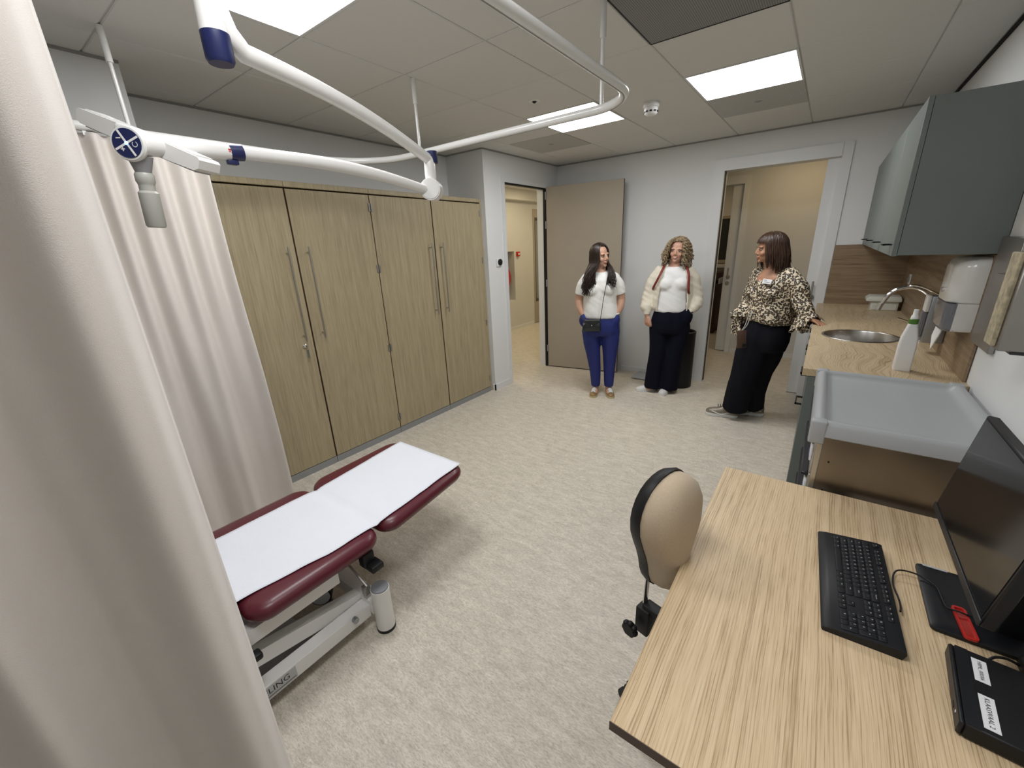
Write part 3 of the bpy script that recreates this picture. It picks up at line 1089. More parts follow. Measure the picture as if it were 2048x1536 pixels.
# spring arm to the head
q0 = B0 + V(-0.004, -0.03, 1.868)
q1 = HD + V(-0.004, 0.205, 0.012)
p = []
for k in range(0, 15):
    s_ = k / 14
    pt = q0.lerp(q1, s_)
    pt.z += 0.022 * math.sin(math.pi * s_)
    p.append(pt)
MB().tube(p, [0.0165 + 0.0035 * math.sin(math.pi * k / 14) for k in range(15)], 16).build('spring_arm', M_['lampwhite'], t)
MB().cyl(q1 + V(0.001, 0.030, 0.002), q1 + V(-0.001, -0.004, -0.001), 0.0215, n=20).build('arm_clip', M_['blueplastic'], t)
MB().rbox(q1.x - 0.009, q1.x + 0.009, q1.y - 0.014, q1.y + 0.014, q1.z - 0.032, q1.z - 0.018, 0.003).build('clip_latch', M_['blueplastic'], t)
MB().box(q1.x + 0.017, q1.x + 0.0205, q1.y - 0.012, q1.y - 0.006, q1.z - 0.004, q1.z + 0.004).build('red_mark', M_['red'], t)
# yoke
MB().tube([q1 + V(0, -0.004, -0.001), q1 + V(0.0, -0.07, -0.004), HD + V(0.004, 0.06, 0.002), HD + V(0.012, 0.0, 0)], [0.0205, 0.0215, 0.023, 0.026], 16).build('yoke', M_['lampwhite'], t)
# control disc facing the room
fd = (V(0, 0, 1.633) - HD)
fd = V(0.62, -0.72, -0.16).normalized()
MD = frame_m(HD + fd * 0.018, V(0.75, 0.66, 0), V(0, 0, 1))
disc = MB().lathe([(0.036, 0.0), (0.038, 0.008), (0.035, 0.014)], (0, 0, 0), 32, MD).build('control_disc', M_['whiteg'], t)


def disc_at(M, r, z0, z1, n=28):
    return MB().lathe([(r, z0), (r, z1)], (0, 0, 0), n, M)


disc_at(MD, 0.031, 0.0135, 0.0155).build('blue_face', M_['blueplastic'], disc)
b = MB()
for a in (25, 115):
    Mq = MD @ Matrix.Rotation(rad(a), 4, 'Z')
    b.merge(MB().box(-0.030, 0.030, -0.0022, 0.0022, 0.0155, 0.0163), Mq)
b.build('white_cross', M_['whitep'], disc)
b = MB()
for k in range(16):
    a0, a1 = rad(120 + 300 * k / 16), rad(120 + 300 * (k + 1) / 16)
    pts = [(0.0175 + rr * math.cos(a) * 1.0, -0.003 + rr * math.sin(a), 0.0162) for rr, a in ((0.0048, a0), (0.0062, a0), (0.0062, a1), (0.0048, a1))]
    b.add([MD @ Vector(p_) for p_ in pts], [(0, 1, 2, 3)])
b.merge(MB().box(-0.020, -0.010, 0.010, 0.012, 0.0158, 0.0163), MD)
b.merge(MB().box(-0.016, -0.007, -0.013, -0.011, 0.0158, 0.0163), MD).merge(MB().box(-0.0125, -0.0105, -0.0165, -0.0075, 0.0158, 0.0163), MD)
b.build('symbols', M_['whitep'], disc)
disc_at(MD, 0.0035, 0.0155, 0.0168, 12).build('led', M_['ledblue'], disc)
# head: flat winged body seen from its edge
e1, e2 = V(-1.515, 0.304, 1.979), V(-1.250, 0.447, 1.847)
ax = (e2 - e1).normalized()
tow_ = (V(0, 0, 1.633) - HD).normalized()
upv = tow_.cross(ax).normalized()
if upv.z < 0:
    upv = -upv
upv = (upv + tow_ * 0.22).normalized()
MH = frame_m((e1 + e2) / 2 - tow_ * 0.03, ax, upv)
HL = (e2 - e1).length / 2
hub = MB().rbox(-0.055, 0.055, -0.022, 0.022, -0.055, 0.012, 0.010, 3).xf(MH).build('head_hub', M_['lampwhite'], t)
for sx in (-1, 1):
    x0, x1 = 0.03 * sx, HL * sx
    poly = [(x0, -0.019), (x1 - 0.012 * sx, -0.016), (x1, -0.008), (x1, 0.012), (x1 - 0.006 * sx, 0.017), (x0, 0.020)]
    pt_ = MB().prism(poly, -0.065, 0.0).xf(MH).build('petal', M_['lampwhite'], t, 30)
    a_, b_ = sorted((x0 + 0.015 * sx, x1 - 0.015 * sx))
    MB().box(a_, b_, 0.0165, 0.0205, -0.055, -0.008).xf(MH).build('top_inlay', M_['whiteg'], pt_)
    MB().box(a_, b_, -0.0205, -0.0165, -0.055, -0.010).xf(MH).build('light_lens', M_['greylabel'], pt_)
# sterile handle hanging below the hub
hd0 = HD + fd * 0.004 + V(0, 0, -0.025)
hdir = V(-0.10, -0.02, -1).normalized()
Mh = frame_m(hd0, V(1, 0, 0), V(0, -1, 0))
MB().tube([hd0, hd0 + hdir * 0.045], [0.026, 0.013], 16).build('handle_neck', M_['grey'], t)
zz = [0.035, 0.04, 0.055, 0.06, 0.064, 0.075, 0.08, 0.155, 0.16]
rr = [0.017, 0.0195, 0.0195, 0.017, 0.0165, 0.0165, 0.021, 0.021, 0.018]
MB().tube([hd0 + hdir * z_ for z_ in zz], rr, 20).build('handle', M_['handlegrey'], t)

# ================================================================== EXAMINATION COUCH
t = thing('examination_couch', 'low height-adjustable examination couch with burgundy vinyl pads', 'couch', (-1.715, 0.4, 0))


def pad(x0, x1, y0, y1, z0, z1, r, taper, tilt_y, tilt):
    """upholstered pad with rounded edges; tilt lifts it along y from tilt_y"""
    cx, cy = (x0 + x1) / 2, (y0 + y1) / 2
    hw, hl = (x1 - x0) / 2, (y1 - y0) / 2
    rings = []
    for ins, z in ((0.035, z0), (0.012, z0 + 0.010), (0.002, z0 + 0.026), (0.0, (z0 + z1) / 2), (0.004, z1 - 0.020), (0.016, z1 - 0.007), (0.036, z1 - 0.001), (0.08, z1 + 0.001), (0.2, z1 + 0.002)):
        o = rrect(x0 + ins, x1 - ins, y0 + ins, y1 - ins, max(0.02, r - ins * 0.6), 8, taper)
        rings.append([V(p_[0], p_[1], z + tilt * (p_[1] - tilt_y)) for p_ in o])
    return MB().loft(rings)


ZP = 0.462
pad(-2.078, -1.395, 0.300, 0.846, ZP - 0.075, ZP, 0.075, 0, 0, 0).build('seat_pad', M_['vinyl'], t, 60)
pad(-2.088, -1.400, 0.866, 1.440, ZP - 0.070, ZP, 0.085, 0.10, 0.866, 0.055).build('head_pad', M_['vinyl'], t, 60)
pad(-2.078, -1.395, -0.80, 0.280, ZP - 0.085, ZP - 0.012, 0.075, 0, 0, 0).build('leg_pad', M_['vinyl'], t, 60)
# upper frame under the pads
b = MB()
for x in (-1.465, -1.95):
    b.box(x - 0.022, x + 0.022, -0.70, 0.64, 0.315, 0.375)
b.box(-1.93, -1.50, 0.25, 0.30, 0.33, 0.375).box(-1.93, -1.50, -0.6, -0.55, 0.33, 0.375)
b.build('upper_frame', M_['lampwhite'], t)
b = MB()
Mt = Matrix.Translation((0, 0.866, 0.378)) @ Matrix.Rotation(math.atan(0.055), 4, 'X')
for x in (-1.58, -1.85):
    b.merge(MB().box(x - 0.018, x + 0.018, -0.1, 0.42, -0.025, 0.005), Mt)
b.build('head_frame', M_['lampwhite'], t)
# base frame on the floor
Mside = None
be = MB().rbox(-1.478, -1.418, -0.65, 0.735, 0.062, 0.128, 0.002, 1).build('base_beam', M_['lampwhite'], t)
MB().rbox(-2.03, -1.97, -0.65, 0.735, 0.062, 0.128, 0.002, 1).build('base_beam', M_['lampwhite'], t)
MB().rbox(-1.99, -1.40, 0.735, 0.80, 0.075, 0.145, 0.006).build('base_crossbar', M_['lampwhite'], t)
MB().rbox(-1.99, -1.40, -0.66, -0.60, 0.075, 0.145, 0.006).build('base_crossbar', M_['lampwhite'], t)
MB().box(-1.98, -1.47, 0.22, 0.52, 0.05, 0.062).build('base_plate', M_['greylabel'], t)
for x, y in ((-1.366, 0.768), (-2.07, 0.768), (-1.366, -0.63), (-2.07, -0.63)):
    lg = MB().lathe([(0.0405, 0.014), (0.0405, 0.226)], (x, y, 0), 28).build('leg', M_['lampwhite'], t)
    MB().lathe([(0.039, 0.226), (0.037, 0.233), (0.010, 0.235)], (x, y, 0), 28).build('cap', M_['steelgrey'], lg)
    MB().lathe([(0.042, 0.0), (0.042, 0.014), (0.038, 0.016)], (x, y, 0), 28).build('foot', M_['black'], lg)
# lifting arms: from the head end of the base up towards the foot end
for x in (-1.505, -1.95):
    b = MB()
    b.prism([(0.735, 0.09), (0.735, 0.155), (-0.25, 0.345), (-0.25, 0.275)], x - 0.024, x + 0.024, 'x')
    b.build('lift_arm', M_['lampwhite'], t)
for x in (-1.545, -1.91):
    b = MB()
    b.prism([(-0.45, 0.07), (-0.40, 0.07), (0.66, 0.32), (0.61, 0.34)], x - 0.02, x + 0.02, 'x')
    b.build('scissor_arm', M_['lampwhite'], t)
MB().cyl((-1.95, 0.655, 0.115), (-1.40, 0.655, 0.115), 0.013, n=12).build('pivot_rod', M_['steelgrey'], t)
# tipping wheel, release cable and black grips
MB().cyl((-1.635, 0.64, 0.165), (-1.605, 0.615, 0.165), 0.047, n=24).build('wheel', M_['black'], t)
MB().cyl((-1.605, 0.615, 0.165), (-1.602, 0.6125, 0.165), 0.040, n=24).build('wheel_cover', M_['greylabel'], t)
MB().tube([(-1.62, 0.72, 0.34), (-1.52, 0.735, 0.285), (-1.43, 0.745, 0.215)], 0.006, 8).build('actuator_rod', M_['steelmatt'], t)
MB().rbox(-1.455, -1.425, 0.73, 0.76, 0.17, 0.215, 0.004).build('actuator_bracket', M_['steelmatt'], t)
b = MB().rbox(-1.46, -1.415, 0.745, 0.80, 0.315, 0.385, 0.006)
b.rbox(-1.44, -1.375, 0.755, 0.815, 0.300, 0.330, 0.006)
b.build('release_grip', M_['black'], t)
b = MB().rbox(-1.425, -1.385, 0.215, 0.305, 0.285, 0.312, 0.008)
b.build('release_lever', M_['black'], t)
MB().box(-1.4845, -1.39, 0.24, 0.28, 0.310, 0.325).build('lever_stem', M_['steelgrey'], t)
# maker plate on the near beam
pl = MB().box(-1.418, -1.4172, 0.22, 0.395, 0.068, 0.122).build('maker_plate', M_['greylabel'], be)
Mt = frame_m((-1.4168, 0.300, 0.100), (0, 1, 0), (0, 0, 1))
text_mb('ISSELING', 0.036, Mt).build('lettering', M_['ink'], pl, 0)
MB().box(-1.4170, -1.4166, 0.225, 0.39, 0.0755, 0.078).build('underline', M_['ink'], pl)

# ---- paper sheet on the couch
vv = []
fs = []
NX, NY = 26, 90
for j in range(NY + 1):
    y = -0.7 + (1.425 + 0.7) * j / NY
    for i in range(NX + 1):
        u = i / NX
        xl = -1.968 + 0.004 * noise.noise(V(y * 6, 1, 0)) - 0.012 * sm(0.9, 1.42, y)
        xr = -1.452 + 0.006 * noise.noise(V(y * 7, 5, 0)) - 0.06 * sm(0.75, 0.2, y) - 0.012 * sm(1.0, 1.42, y)
        x = xl + (xr - xl) * u
        if y > 0.866:
            z = ZP + 0.055 * (y - 0.866)
        elif y < 0.29:
            z = ZP - 0.011
        else:
            z = ZP
        z -= 0.008 * math.exp(-((y - 0.856) / 0.02) ** 2)
        z += 0.0065 + 0.0016 * noise.noise(V(x * 16, y * 9, 4)) + 0.0012 * noise.noise(V(x * 5, y * 30, 8))
        vv.append((x, y, z))
for j in range(NY):
    for i in range(NX):
        a = j * (NX + 1) + i
        fs.append((a, a + 1, a + NX + 2, a + NX + 1))
sh = one('paper_sheet', MB().add(vv, fs), M_['paper'], 'white paper sheet laid along the examination couch', 'paper sheet', (-1.715, 0.4, ZP), smooth=60)
so = sh.modifiers.new('s', 'SOLIDIFY')
so.thickness = 0.0012
so.offset = 0
# ================================================================== KITCHEN UNIT
KY0, KY1 = 2.512, YB - 0.002
ZW = 0.972
XKF = 0.012
# base cabinets
n = 4
wd = (KY1 - KY0) / n
KL = ['grey-green base cabinet at the near end beside the grey trolley', 'grey-green base cabinet under the round sink',
      'grey-green base cabinet third along, under the woman\'s hand', 'grey-green base cabinet in the corner by the sliding door']
for k in range(n):
    y0, y1 = KY0 + wd * k, KY0 + wd * (k + 1)
    t = thing('base_cabinet', KL[k], 'cabinet', (0.3, (y0 + y1) / 2, 0), group='base cabinets of the kitchen unit')
    b = MB()
    top = 0.70 if k == 1 else ZW - 0.04
    b.box(XKF + 0.02, XR - 0.004, y0 + (0.0 if k else 0.018), y1 - 0.001, 0.10, top)
    if k == 1:
        b.box(XKF + 0.02, XKF + 0.036, y0, y1 - 0.001, 0.70, ZW - 0.04)
    b.build('body', M_['sage'], t)
    MB().box(XKF + 0.07, XR - 0.02, y0 + (0.0 if k else 0.018), y1 - 0.001, 0.0, 0.10).build('plinth', M_['sage'], t)
    if k == 0:
        MB().rbox(XKF, XR - 0.004, y0, y0 + 0.018, 0.0, ZW - 0.04, 0.001, 1).build('end_panel', M_['sage'], t)
        y0 += 0.019
    for nm, z0, z1 in (('drawer', 0.745, ZW - 0.045), ('door', 0.105, 0.741)):
        d = MB().rbox(XKF, XKF + 0.019, y0 + 0.002, y1 - 0.002, z0, z1, 0.0015, 1).build(nm, M_['sage_front'], t)
        zc = z1 - 0.055
        yc = (y0 + y1) / 2
        b = MB()
        b.box(XKF - 0.034, XKF - 0.026, yc - 0.07, yc + 0.07, zc - 0.005, zc + 0.005)
        b.box(XKF - 0.034, XKF, yc - 0.07, yc - 0.062, zc - 0.005, zc + 0.005)
        b.box(XKF - 0.034, XKF, yc + 0.062, yc + 0.07, zc - 0.005, zc + 0.005)
        b.build('handle', M_['black'], d)

# worktop with a round cut-out
SC = (0.252, 3.490)
SR = 0.197
t = thing('worktop', 'pale oak kitchen worktop with a round sink cut-out', 'worktop', (0.29, 3.8, ZW - 0.037))
b = MB()
zt, zb = ZW, ZW - 0.037
sx0, sx1, sy0, sy1 = -0.012, XR - 0.002, SC[1] - 0.29, SC[1] + 0.29
b.box(-0.012, XR - 0.002, KY0 - 0.004, sy0, zb, zt)
b.box(-0.012, XR - 0.002, sy1, KY1, zb, zt)
N_ = 48
inner = []
outer = []
for k in range(N_):
    a = 2 * math.pi * (k + 0.5) / N_
    c_, s_ = math.cos(a), math.sin(a)
    inner.append((SC[0] + SR * c_, SC[1] + SR * s_))
    tx = ((sx1 - SC[0]) if c_ > 0 else (sx0 - SC[0])) / c_ if abs(c_) > 1e-6 else 1e9
    ty = ((sy1 - SC[1]) if s_ > 0 else (sy0 - SC[1])) / s_ if abs(s_) > 1e-6 else 1e9
    q = min(tx, ty)
    outer.append([SC[0] + q * c_, SC[1] + q * s_])
for cx, cy in ((sx0, sy0), (sx1, sy0), (sx1, sy1), (sx0, sy1)):
    k = min(range(N_), key=lambda i: (outer[i][0] - cx) ** 2 + (outer[i][1] - cy) ** 2)
    outer[k] = [cx, cy]
rings = [[V(x, y, zt) for x, y in inner], [V(x, y, zt) for x, y in outer], [V(x, y, zb) for x, y in outer], [V(x, y, zb) for x, y in inner], [V(x, y, zt) for x, y in inner]]
b.loft(rings, cap=False)
b.build('slab', M_['oak_top'], t, 30)

# sink
t = thing('round_sink', 'round stainless steel sink set in the oak worktop', 'sink', (SC[0], SC[1], ZW - 0.17))
c = V(SC[0], SC[1], ZW)
MB().lathe([(0.205, 0.0015), (0.203, 0.004), (0.192, 0.004), (0.188, -0.004), (0.186, -0.13), (0.165, -0.155), (0.03, -0.162), (0.028, -0.168), (0.17, -0.162), (0.19, -0.13), (0.192, -0.002)], c, 48, cap=False).build('bowl', M_['steel'], t)
MB().lathe([(0.032, -0.160), (0.030, -0.158), (0.012, -0.160)], c, 24).build('drain', M_['chrome'], t)

# splashback panels
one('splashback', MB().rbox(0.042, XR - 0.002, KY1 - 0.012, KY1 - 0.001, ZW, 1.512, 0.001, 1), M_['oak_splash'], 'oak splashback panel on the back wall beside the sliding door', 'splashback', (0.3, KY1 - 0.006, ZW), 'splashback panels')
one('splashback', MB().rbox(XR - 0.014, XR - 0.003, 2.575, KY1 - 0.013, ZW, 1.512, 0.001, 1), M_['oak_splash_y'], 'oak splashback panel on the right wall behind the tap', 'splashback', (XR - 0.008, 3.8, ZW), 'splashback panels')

# wall cabinets
UY0, UY1, UX, UZ0, UZ1 = 2.630, YB - 0.002, 0.235, 1.513, 2.147
wd = (UY1 - UY0) / 4
UL = ['grey-green wall cabinet nearest the camera, above the towel dispenser', 'grey-green wall cabinet second from the near end',
      'grey-green wall cabinet third from the near end', 'grey-green wall cabinet in the far corner by the sliding door']
for k in range(4):
    y0, y1 = UY0 + wd * k, UY0 + wd * (k + 1)
    t = thing('wall_cabinet', UL[k], 'cabinet', (0.4, (y0 + y1) / 2, UZ0), group='wall cabinets above the worktop')
    MB().box(UX + 0.020, XR - 0.003, y0 + 0.0006, y1 - 0.0006, UZ0 + 0.004, UZ1 - 0.004).build('body', M_['sage'], t)
    d = MB().rbox(UX, UX + 0.019, y0 + 0.0012, y1 - 0.0012, UZ0, UZ1, 0.0015, 1).build('door', M_['sage_front'], t)
    yc = y0 + 0.085
    b = MB()
    b.box(UX - 0.034, UX - 0.024, yc - 0.02, yc + 0.075, 1.560, 1.566)
    b.box(UX - 0.034, UX, yc - 0.02, yc - 0.014, 1.560, 1.566)
    b.box(UX - 0.034, UX, yc + 0.069, yc + 0.075, 1.560, 1.566)
    b.build('handle', M_['black'], d)

# tap
FX, FY = 0.540, 3.475
t = thing('tap', 'tall chrome swan-neck mixer tap behind the sink', 'tap', (FX, FY, ZW))
MB().lathe([(0.028, 0.0), (0.028, 0.006), (0.022, 0.012), (0.021, 0.12), (0.019, 0.125)], (FX, FY, ZW), 24).build('body', M_['chrome'], t)
p = [(FX, FY, ZW + 0.12), (FX, FY, ZW + 0.22)]
for k in range(0, 13):
    a = rad(0 + 165 * k / 12)
    p.append((FX - 0.105 + 0.105 * math.cos(a), FY, ZW + 0.225 + 0.098 * math.sin(a)))
p.append((FX - 0.228, FY, ZW + 0.19))
MB().tube(p, 0.0125, 14).build('spout', M_['chrome'], t)
MB().cyl((FX - 0.2215, FY, ZW + 0.222), (FX - 0.2315, FY, ZW + 0.178), 0.015).build('nozzle', M_['chrome'], t)
b = MB()
b.cyl((FX, FY, ZW + 0.075), (FX - 0.01, FY - 0.05, ZW + 0.08), 0.015)
b.tube([(FX - 0.012, FY - 0.045, ZW + 0.085), (FX - 0.06, FY - 0.05, ZW + 0.115), (FX - 0.135, FY - 0.05, ZW + 0.14)], 0.006, 8)
b.build('mixer_lever', M_['chrome'], t)

# white bottle with green collar
bc = V(0.378, 2.685, ZW)
t = thing('cleaner_bottle', 'white plastic bottle with a green collar on the worktop', 'bottle', bc)
rings = []
for hw, hd, z, r in ((0.031, 0.020, 0.0, 0.006), (0.033, 0.022, 0.006, 0.008), (0.033, 0.022, 0.13, 0.010), (0.030, 0.021, 0.165, 0.010), (0.020, 0.018, 0.215, 0.012), (0.017, 0.016, 0.232, 0.0155)):
    rings.append([V(p_[0], p_[1], ZW + z) for p_ in rrect(bc.x - hw, bc.x + hw, bc.y - hd, bc.y + hd, min(r, hd - 0.0005), 5)])
MB().loft(rings).build('bottle_body', M_['whitep'], t)
MB().lathe([(0.0175, 0.229), (0.0185, 0.232), (0.0185, 0.250), (0.016, 0.253)], bc, 20).build('collar', M_['green'], t)
MB().lathe([(0.015, 0.253), (0.013, 0.268), (0.010, 0.272), (0.0095, 0.296), (0.007, 0.298)], bc, 20).build('spout_cap', M_['whiteg'], t)

# lidded box in the corner
t = thing('storage_box', 'small off-white box with an overhanging lid on the worktop corner', 'box', (0.455, 4.80, ZW))
MB().rbox(0.365, 0.545, 4.72, 4.88, ZW, ZW + 0.075, 0.004).build('box_body', M_['offwhite'], t)
MB().rbox(0.377, 0.535, 4.7165, 4.7205, ZW + 0.006, ZW + 0.052, 0.001, 1).build('front_panel', M_['offwhite'], t)
b = MB()
rings = []
for ins, z in ((0.0, 0.075), (-0.022, 0.079), (-0.022, 0.098), (0.0, 0.118), (0.06, 0.122)):
    rings.append([V(x, y, ZW + z) for x, y in rrect(0.352 + ins, 0.552 - ins * 0.4, 4.71 + ins * 0.3, 4.89 - ins, 0.008, 3)])
b.loft(rings)
b.build('lid', M_['offwhite'], t)

# white socket on the right wall splashback
t = thing('wall_socket', 'small white socket on the oak splashback by the corner', 'socket', (XR - 0.014, 4.70, 1.19))
MB().rbox(XR - 0.024, XR - 0.0145, 4.62, 4.70, 1.20, 1.28, 0.003).build('plate', M_['whitep'], t)
MB().lathe([(0.026, 0), (0.022, 0.006)], (XR - 0.0245, 4.66, 1.24), 20, Matrix.Rotation(rad(-90), 4, 'Y')).build('insert', M_['grey'], t)

# soap dispenser
t = thing('soap_dispenser', 'grey wall soap dispenser with a long wire lever next to the tap', 'soap dispenser', (0.53, 3.140, 1.03))
MB().rbox(0.485, XR - 0.015, 3.095, 3.185, 1.035, 1.285, 0.005).build('housing', M_['steelgrey'], t)
MB().rbox(0.468, 0.485, 3.102, 3.178, 1.20, 1.288, 0.005).build('front_block', M_['whitep'], t)
MB().rbox(0.462, 0.484, 3.115, 3.165, 1.06, 1.20, 0.006).build('bottle', M_['smokeplastic'], t)
MB().tube(spline([(0.52, 3.102, 1.287), (0.50, 3.102, 1.297), (0.45, 3.102, 1.325), (0.41, 3.104, 1.338), (0.385, 3.120, 1.335), (0.385, 3.150, 1.333), (0.41, 3.170, 1.336), (0.45, 3.175, 1.323), (0.52, 3.175, 1.288)], 5), 0.0045, 8).build('lever', M_['chrome'], t)

# towel dispenser
t = thing('towel_dispenser', 'white rounded paper towel dispenser with a clear lower window', 'towel dispenser', (0.52, 2.83, 1.16))


def tow(y0, y1, x0, x1, r):
    """footprint with a rounded front towards -x"""
    o = []
    for cx, cy, a0 in ((x0 + r, y1 - r, 90), (x0 + r, y0 + r, 180)):
        for k in range(8):
            a = rad(a0 + 90 * k / 7)
            o.append((cx + r * math.cos(a), cy + r * math.sin(a)))
    return o + [(x1, y0), (x1, y1)]


rings = []
for ins, z in ((0.02, 1.300), (0.004, 1.304), (0.0, 1.31), (0.0, 1.455), (0.008, 1.485), (0.025, 1.500), (0.06, 1.504)):
    rings.append([V(x, y, z) for x, y in tow(2.672 + ins * 0.6, 2.945 - ins * 0.6, 0.468 + ins, XR - 0.015, 0.075)])
MB().loft(rings).build('cover', M_['whiteg'], t, 50)
rings = []
for ins, z in ((0.02, 1.172), (0.006, 1.178), (0.001, 1.190), (0.001, 1.300)):
    rings.append([V(x, y, z) for x, y in tow(2.674 + ins * 0.6, 2.943 - ins * 0.6, 0.470 + ins, 0.512, 0.040)])
MB().loft(rings).build('clear_window', M_['smokeplastic'], t, 50)
rings = []
for ins, z in ((0.03, 1.170), (0.008, 1.176), (0.0, 1.195), (0.0, 1.302)):
    rings.append([V(x, y, z) for x, y in ((0.505, 2.671 + ins), (0.505, 2.946 - ins), (XR - 0.0145, 2.946 - ins), (XR - 0.0145, 2.671 + ins))])
MB().loft(rings).build('back_housing', M_['whiteg'], t)
MB().cyl((0.5415, 2.81, 1.19), (0.5415, 2.81, 1.29), 0.028, n=24).build('paper_roll', M_['tissue'], t)
MB().cyl((0.4685, 2.80, 1.352), (0.459, 2.80, 1.352), 0.012, n=16).build('key_lock', M_['chrome'], t)
MB().add([(0.490, 2.745, 1.178), (0.490, 2.875, 1.178), (0.482, 2.87, 1.12), (0.478, 2.80, 1.062), (0.482, 2.745, 1.135),
          (0.494, 2.745, 1.178), (0.494, 2.875, 1.178), (0.486, 2.87, 1.12), (0.482, 2.80, 1.062), (0.486, 2.745, 1.135)],
         [(0, 1, 2, 3, 4), (9, 8, 7, 6, 5), (0, 5, 6, 1), (1, 6, 7, 2), (2, 7, 8, 3), (3, 8, 9, 4), (4, 9, 5, 0)]).build('paper_towel', M_['tissue'], t, 0)

# stainless steel wall unit beside the cabinets
t = thing('steel_wall_unit', 'stainless steel wall unit with a worn beige front edge right of the towel dispenser', 'wall unit', (0.53, 2.1, 1.15))
MB().rbox(XR - 0.020, XR - 0.001, 2.36, 2.628, 1.150, 1.585, 0.003, 1).build('back_plate', M_['steelmatt'], t)
MB().rbox(0.460, XR - 0.001, 1.852, 1.925, 1.266, 1.560, 0.003, 1).build('side_box', M_['steelmatt'], t)
MB().rbox(0.448, 0.4605, 1.868, 1.945, 1.276, 1.553, 0.003, 1).build('front_strip', M_['cardbeige'], t)
MB().box(0.52, XR - 0.001, 1.93, 2.36, 1.42, 1.46).build('mounting_rail', M_['steelmatt'], t)
MB().rbox(0.49, XR - 0.001, 1.856, 1.90, 1.256, 1.266, 0.002, 1).build('bottom_lip', M_['blacksteel'], t)

# ================================================================== TROLLEY
ZC = 0.985
t = thing('trolley', 'stainless steel drawer trolley with a moulded grey tray top', 'trolley', (0.32, 2.11, 0))
TX0, TX1, TY0, TY1 = 0.048, 0.568, 1.735, 2.497
b = MB()
rings = []
for ins, z in ((0.010, ZC - 0.062), (0.0, ZC - 0.056), (0.003, ZC - 0.014), (0.012, ZC - 0.003), (0.022, ZC), (0.034, ZC - 0.001), (0.042, ZC - 0.012), (0.050, ZC - 0.022), (0.070, ZC - 0.024), (0.15, ZC - 0.0245)):
    rings.append([V(x, y, z) for x, y in rrect(TX0 + ins, TX1 - ins, TY0 + ins, TY1 - ins, max(0.012, 0.045 - ins * 0.5), 6)])
b.loft(rings, cap=False)
b.add(rings[-1], [tuple(range(len(rings[-1])))])
tray = b.build('tray_top', M_['traygrey'], t, 55)
for cx, cy in ((TX0 + 0.022, TY0 + 0.02), (TX0 + 0.022, TY1 - 0.02), (TX1 - 0.03, TY0 + 0.02), (TX1 - 0.03, TY1 - 0.02)):
    MB().rbox(cx - 0.0235, cx + 0.026, cy - 0.0215, cy + 0.0215, ZC - 0.088, ZC + 0.002, 0.007, 3).build('corner_bumper', M_['traygrey'], tray)
MB().rbox(TX0 + 0.04, TX1 - 0.03, TY0 + 0.035, TY1 - 0.035, 0.13, ZC - 0.03, 0.004, 1).build('cabinet', M_['cartsteel_shaded'], t)
MB().rbox(TX0 + 0.028, TX0 + 0.048, TY0 + 0.032, TY0 + 0.06, 0.13, ZC - 0.03, 0.003, 1).build('corner_post', M_['steel'], t)
MB().rbox(TX0 + 0.028, TX0 + 0.048, TY1 - 0.06, TY1 - 0.032, 0.13, ZC - 0.03, 0.003, 1).build('corner_post', M_['steel'], t)
for k in range(5):
    z0 = 0.15 + 0.149 * k
    d = MB().rbox(TX0 + 0.024, TX0 + 0.040, TY0 + 0.063, TY1 - 0.063, z0, z0 + 0.143, 0.003, 1).build('drawer', M_['steel'], t)
    MB().rbox(TX0 - 0.001, TX0 + 0.024, TY0 + 0.09, TY1 - 0.09, z0 + 0.118, z0 + 0.135, 0.004, 1).build('handle', M_['blacksteel'], d)
    MB().rbox(TX0 + 0.016, TX0 + 0.024, TY0 + 0.075, TY0 + 0.165, z0 + 0.045, z0 + 0.105, 0.002, 1).build('label_holder', M_['labelpaper'], d)
    MB().box(TX0 + 0.0145, TX0 + 0.016, TY0 + 0.08, TY0 + 0.16, z0 + 0.05, z0 + 0.062).build('label_stripe', M_['lab_blue'], d)
for yy, zz in ((TY0 + 0.0345, 0.82), (TY0 + 0.0345, 0.70)):
    MB().cyl((TX0 + 0.075, yy + 0.0004, zz), (TX0 + 0.075, yy - 0.0012, zz), 0.0035, n=10).build('screw_hole', M_['black'], t)
for x in (TX0 + 0.09, TX1 - 0.08):
    for y in (TY0 + 0.08, TY1 - 0.08):
        cs = MB().cyl((x - 0.014, y, 0.05), (x + 0.014, y, 0.05), 0.05, n=24).build('caster', M_['black'], t)
        MB().rbox(x - 0.022, x + 0.022, y - 0.02, y + 0.02, 0.09, 0.131, 0.004).build('caster_fork', M_['steelmatt'], cs)

# ================================================================== DESK
ZD = 0.72
t = thing('desk', 'pale oak topped desk against the right wall', 'desk', (0.19, 1.14, 0))
dt = MB().rbox(-0.206, XR - 0.004, 0.548, 1.728, ZD - 0.025, ZD, 0.0012, 1).build('desk_top', M_['oak_desk'], t)
b = MB().box(-0.2065, XR - 0.004, 0.5468, 0.5485, ZD - 0.0245, ZD - 0.0008)
b.build('edge_band', M_['taupe_dark'], dt)
for y in (0.64, 1.64):
    b = MB()
    b.rbox(0.14, 0.22, y - 0.03, y + 0.03, 0.05, ZD - 0.05, 0.004)
    b.build('leg', M_['grey'], t)
    MB().rbox(-0.12, 0.50, y - 0.035, y + 0.035, 0.0, 0.05, 0.008).build('foot', M_['grey'], t)
    MB().rbox(-0.15, 0.52, y - 0.02, y + 0.02, ZD - 0.05, ZD - 0.0255, 0.003).build('cantilever', M_['grey'], t)
MB().rbox(0.17, 0.21, 0.671, 1.609, ZD - 0.13, ZD - 0.06, 0.004).build('crossbeam', M_['grey'], t)

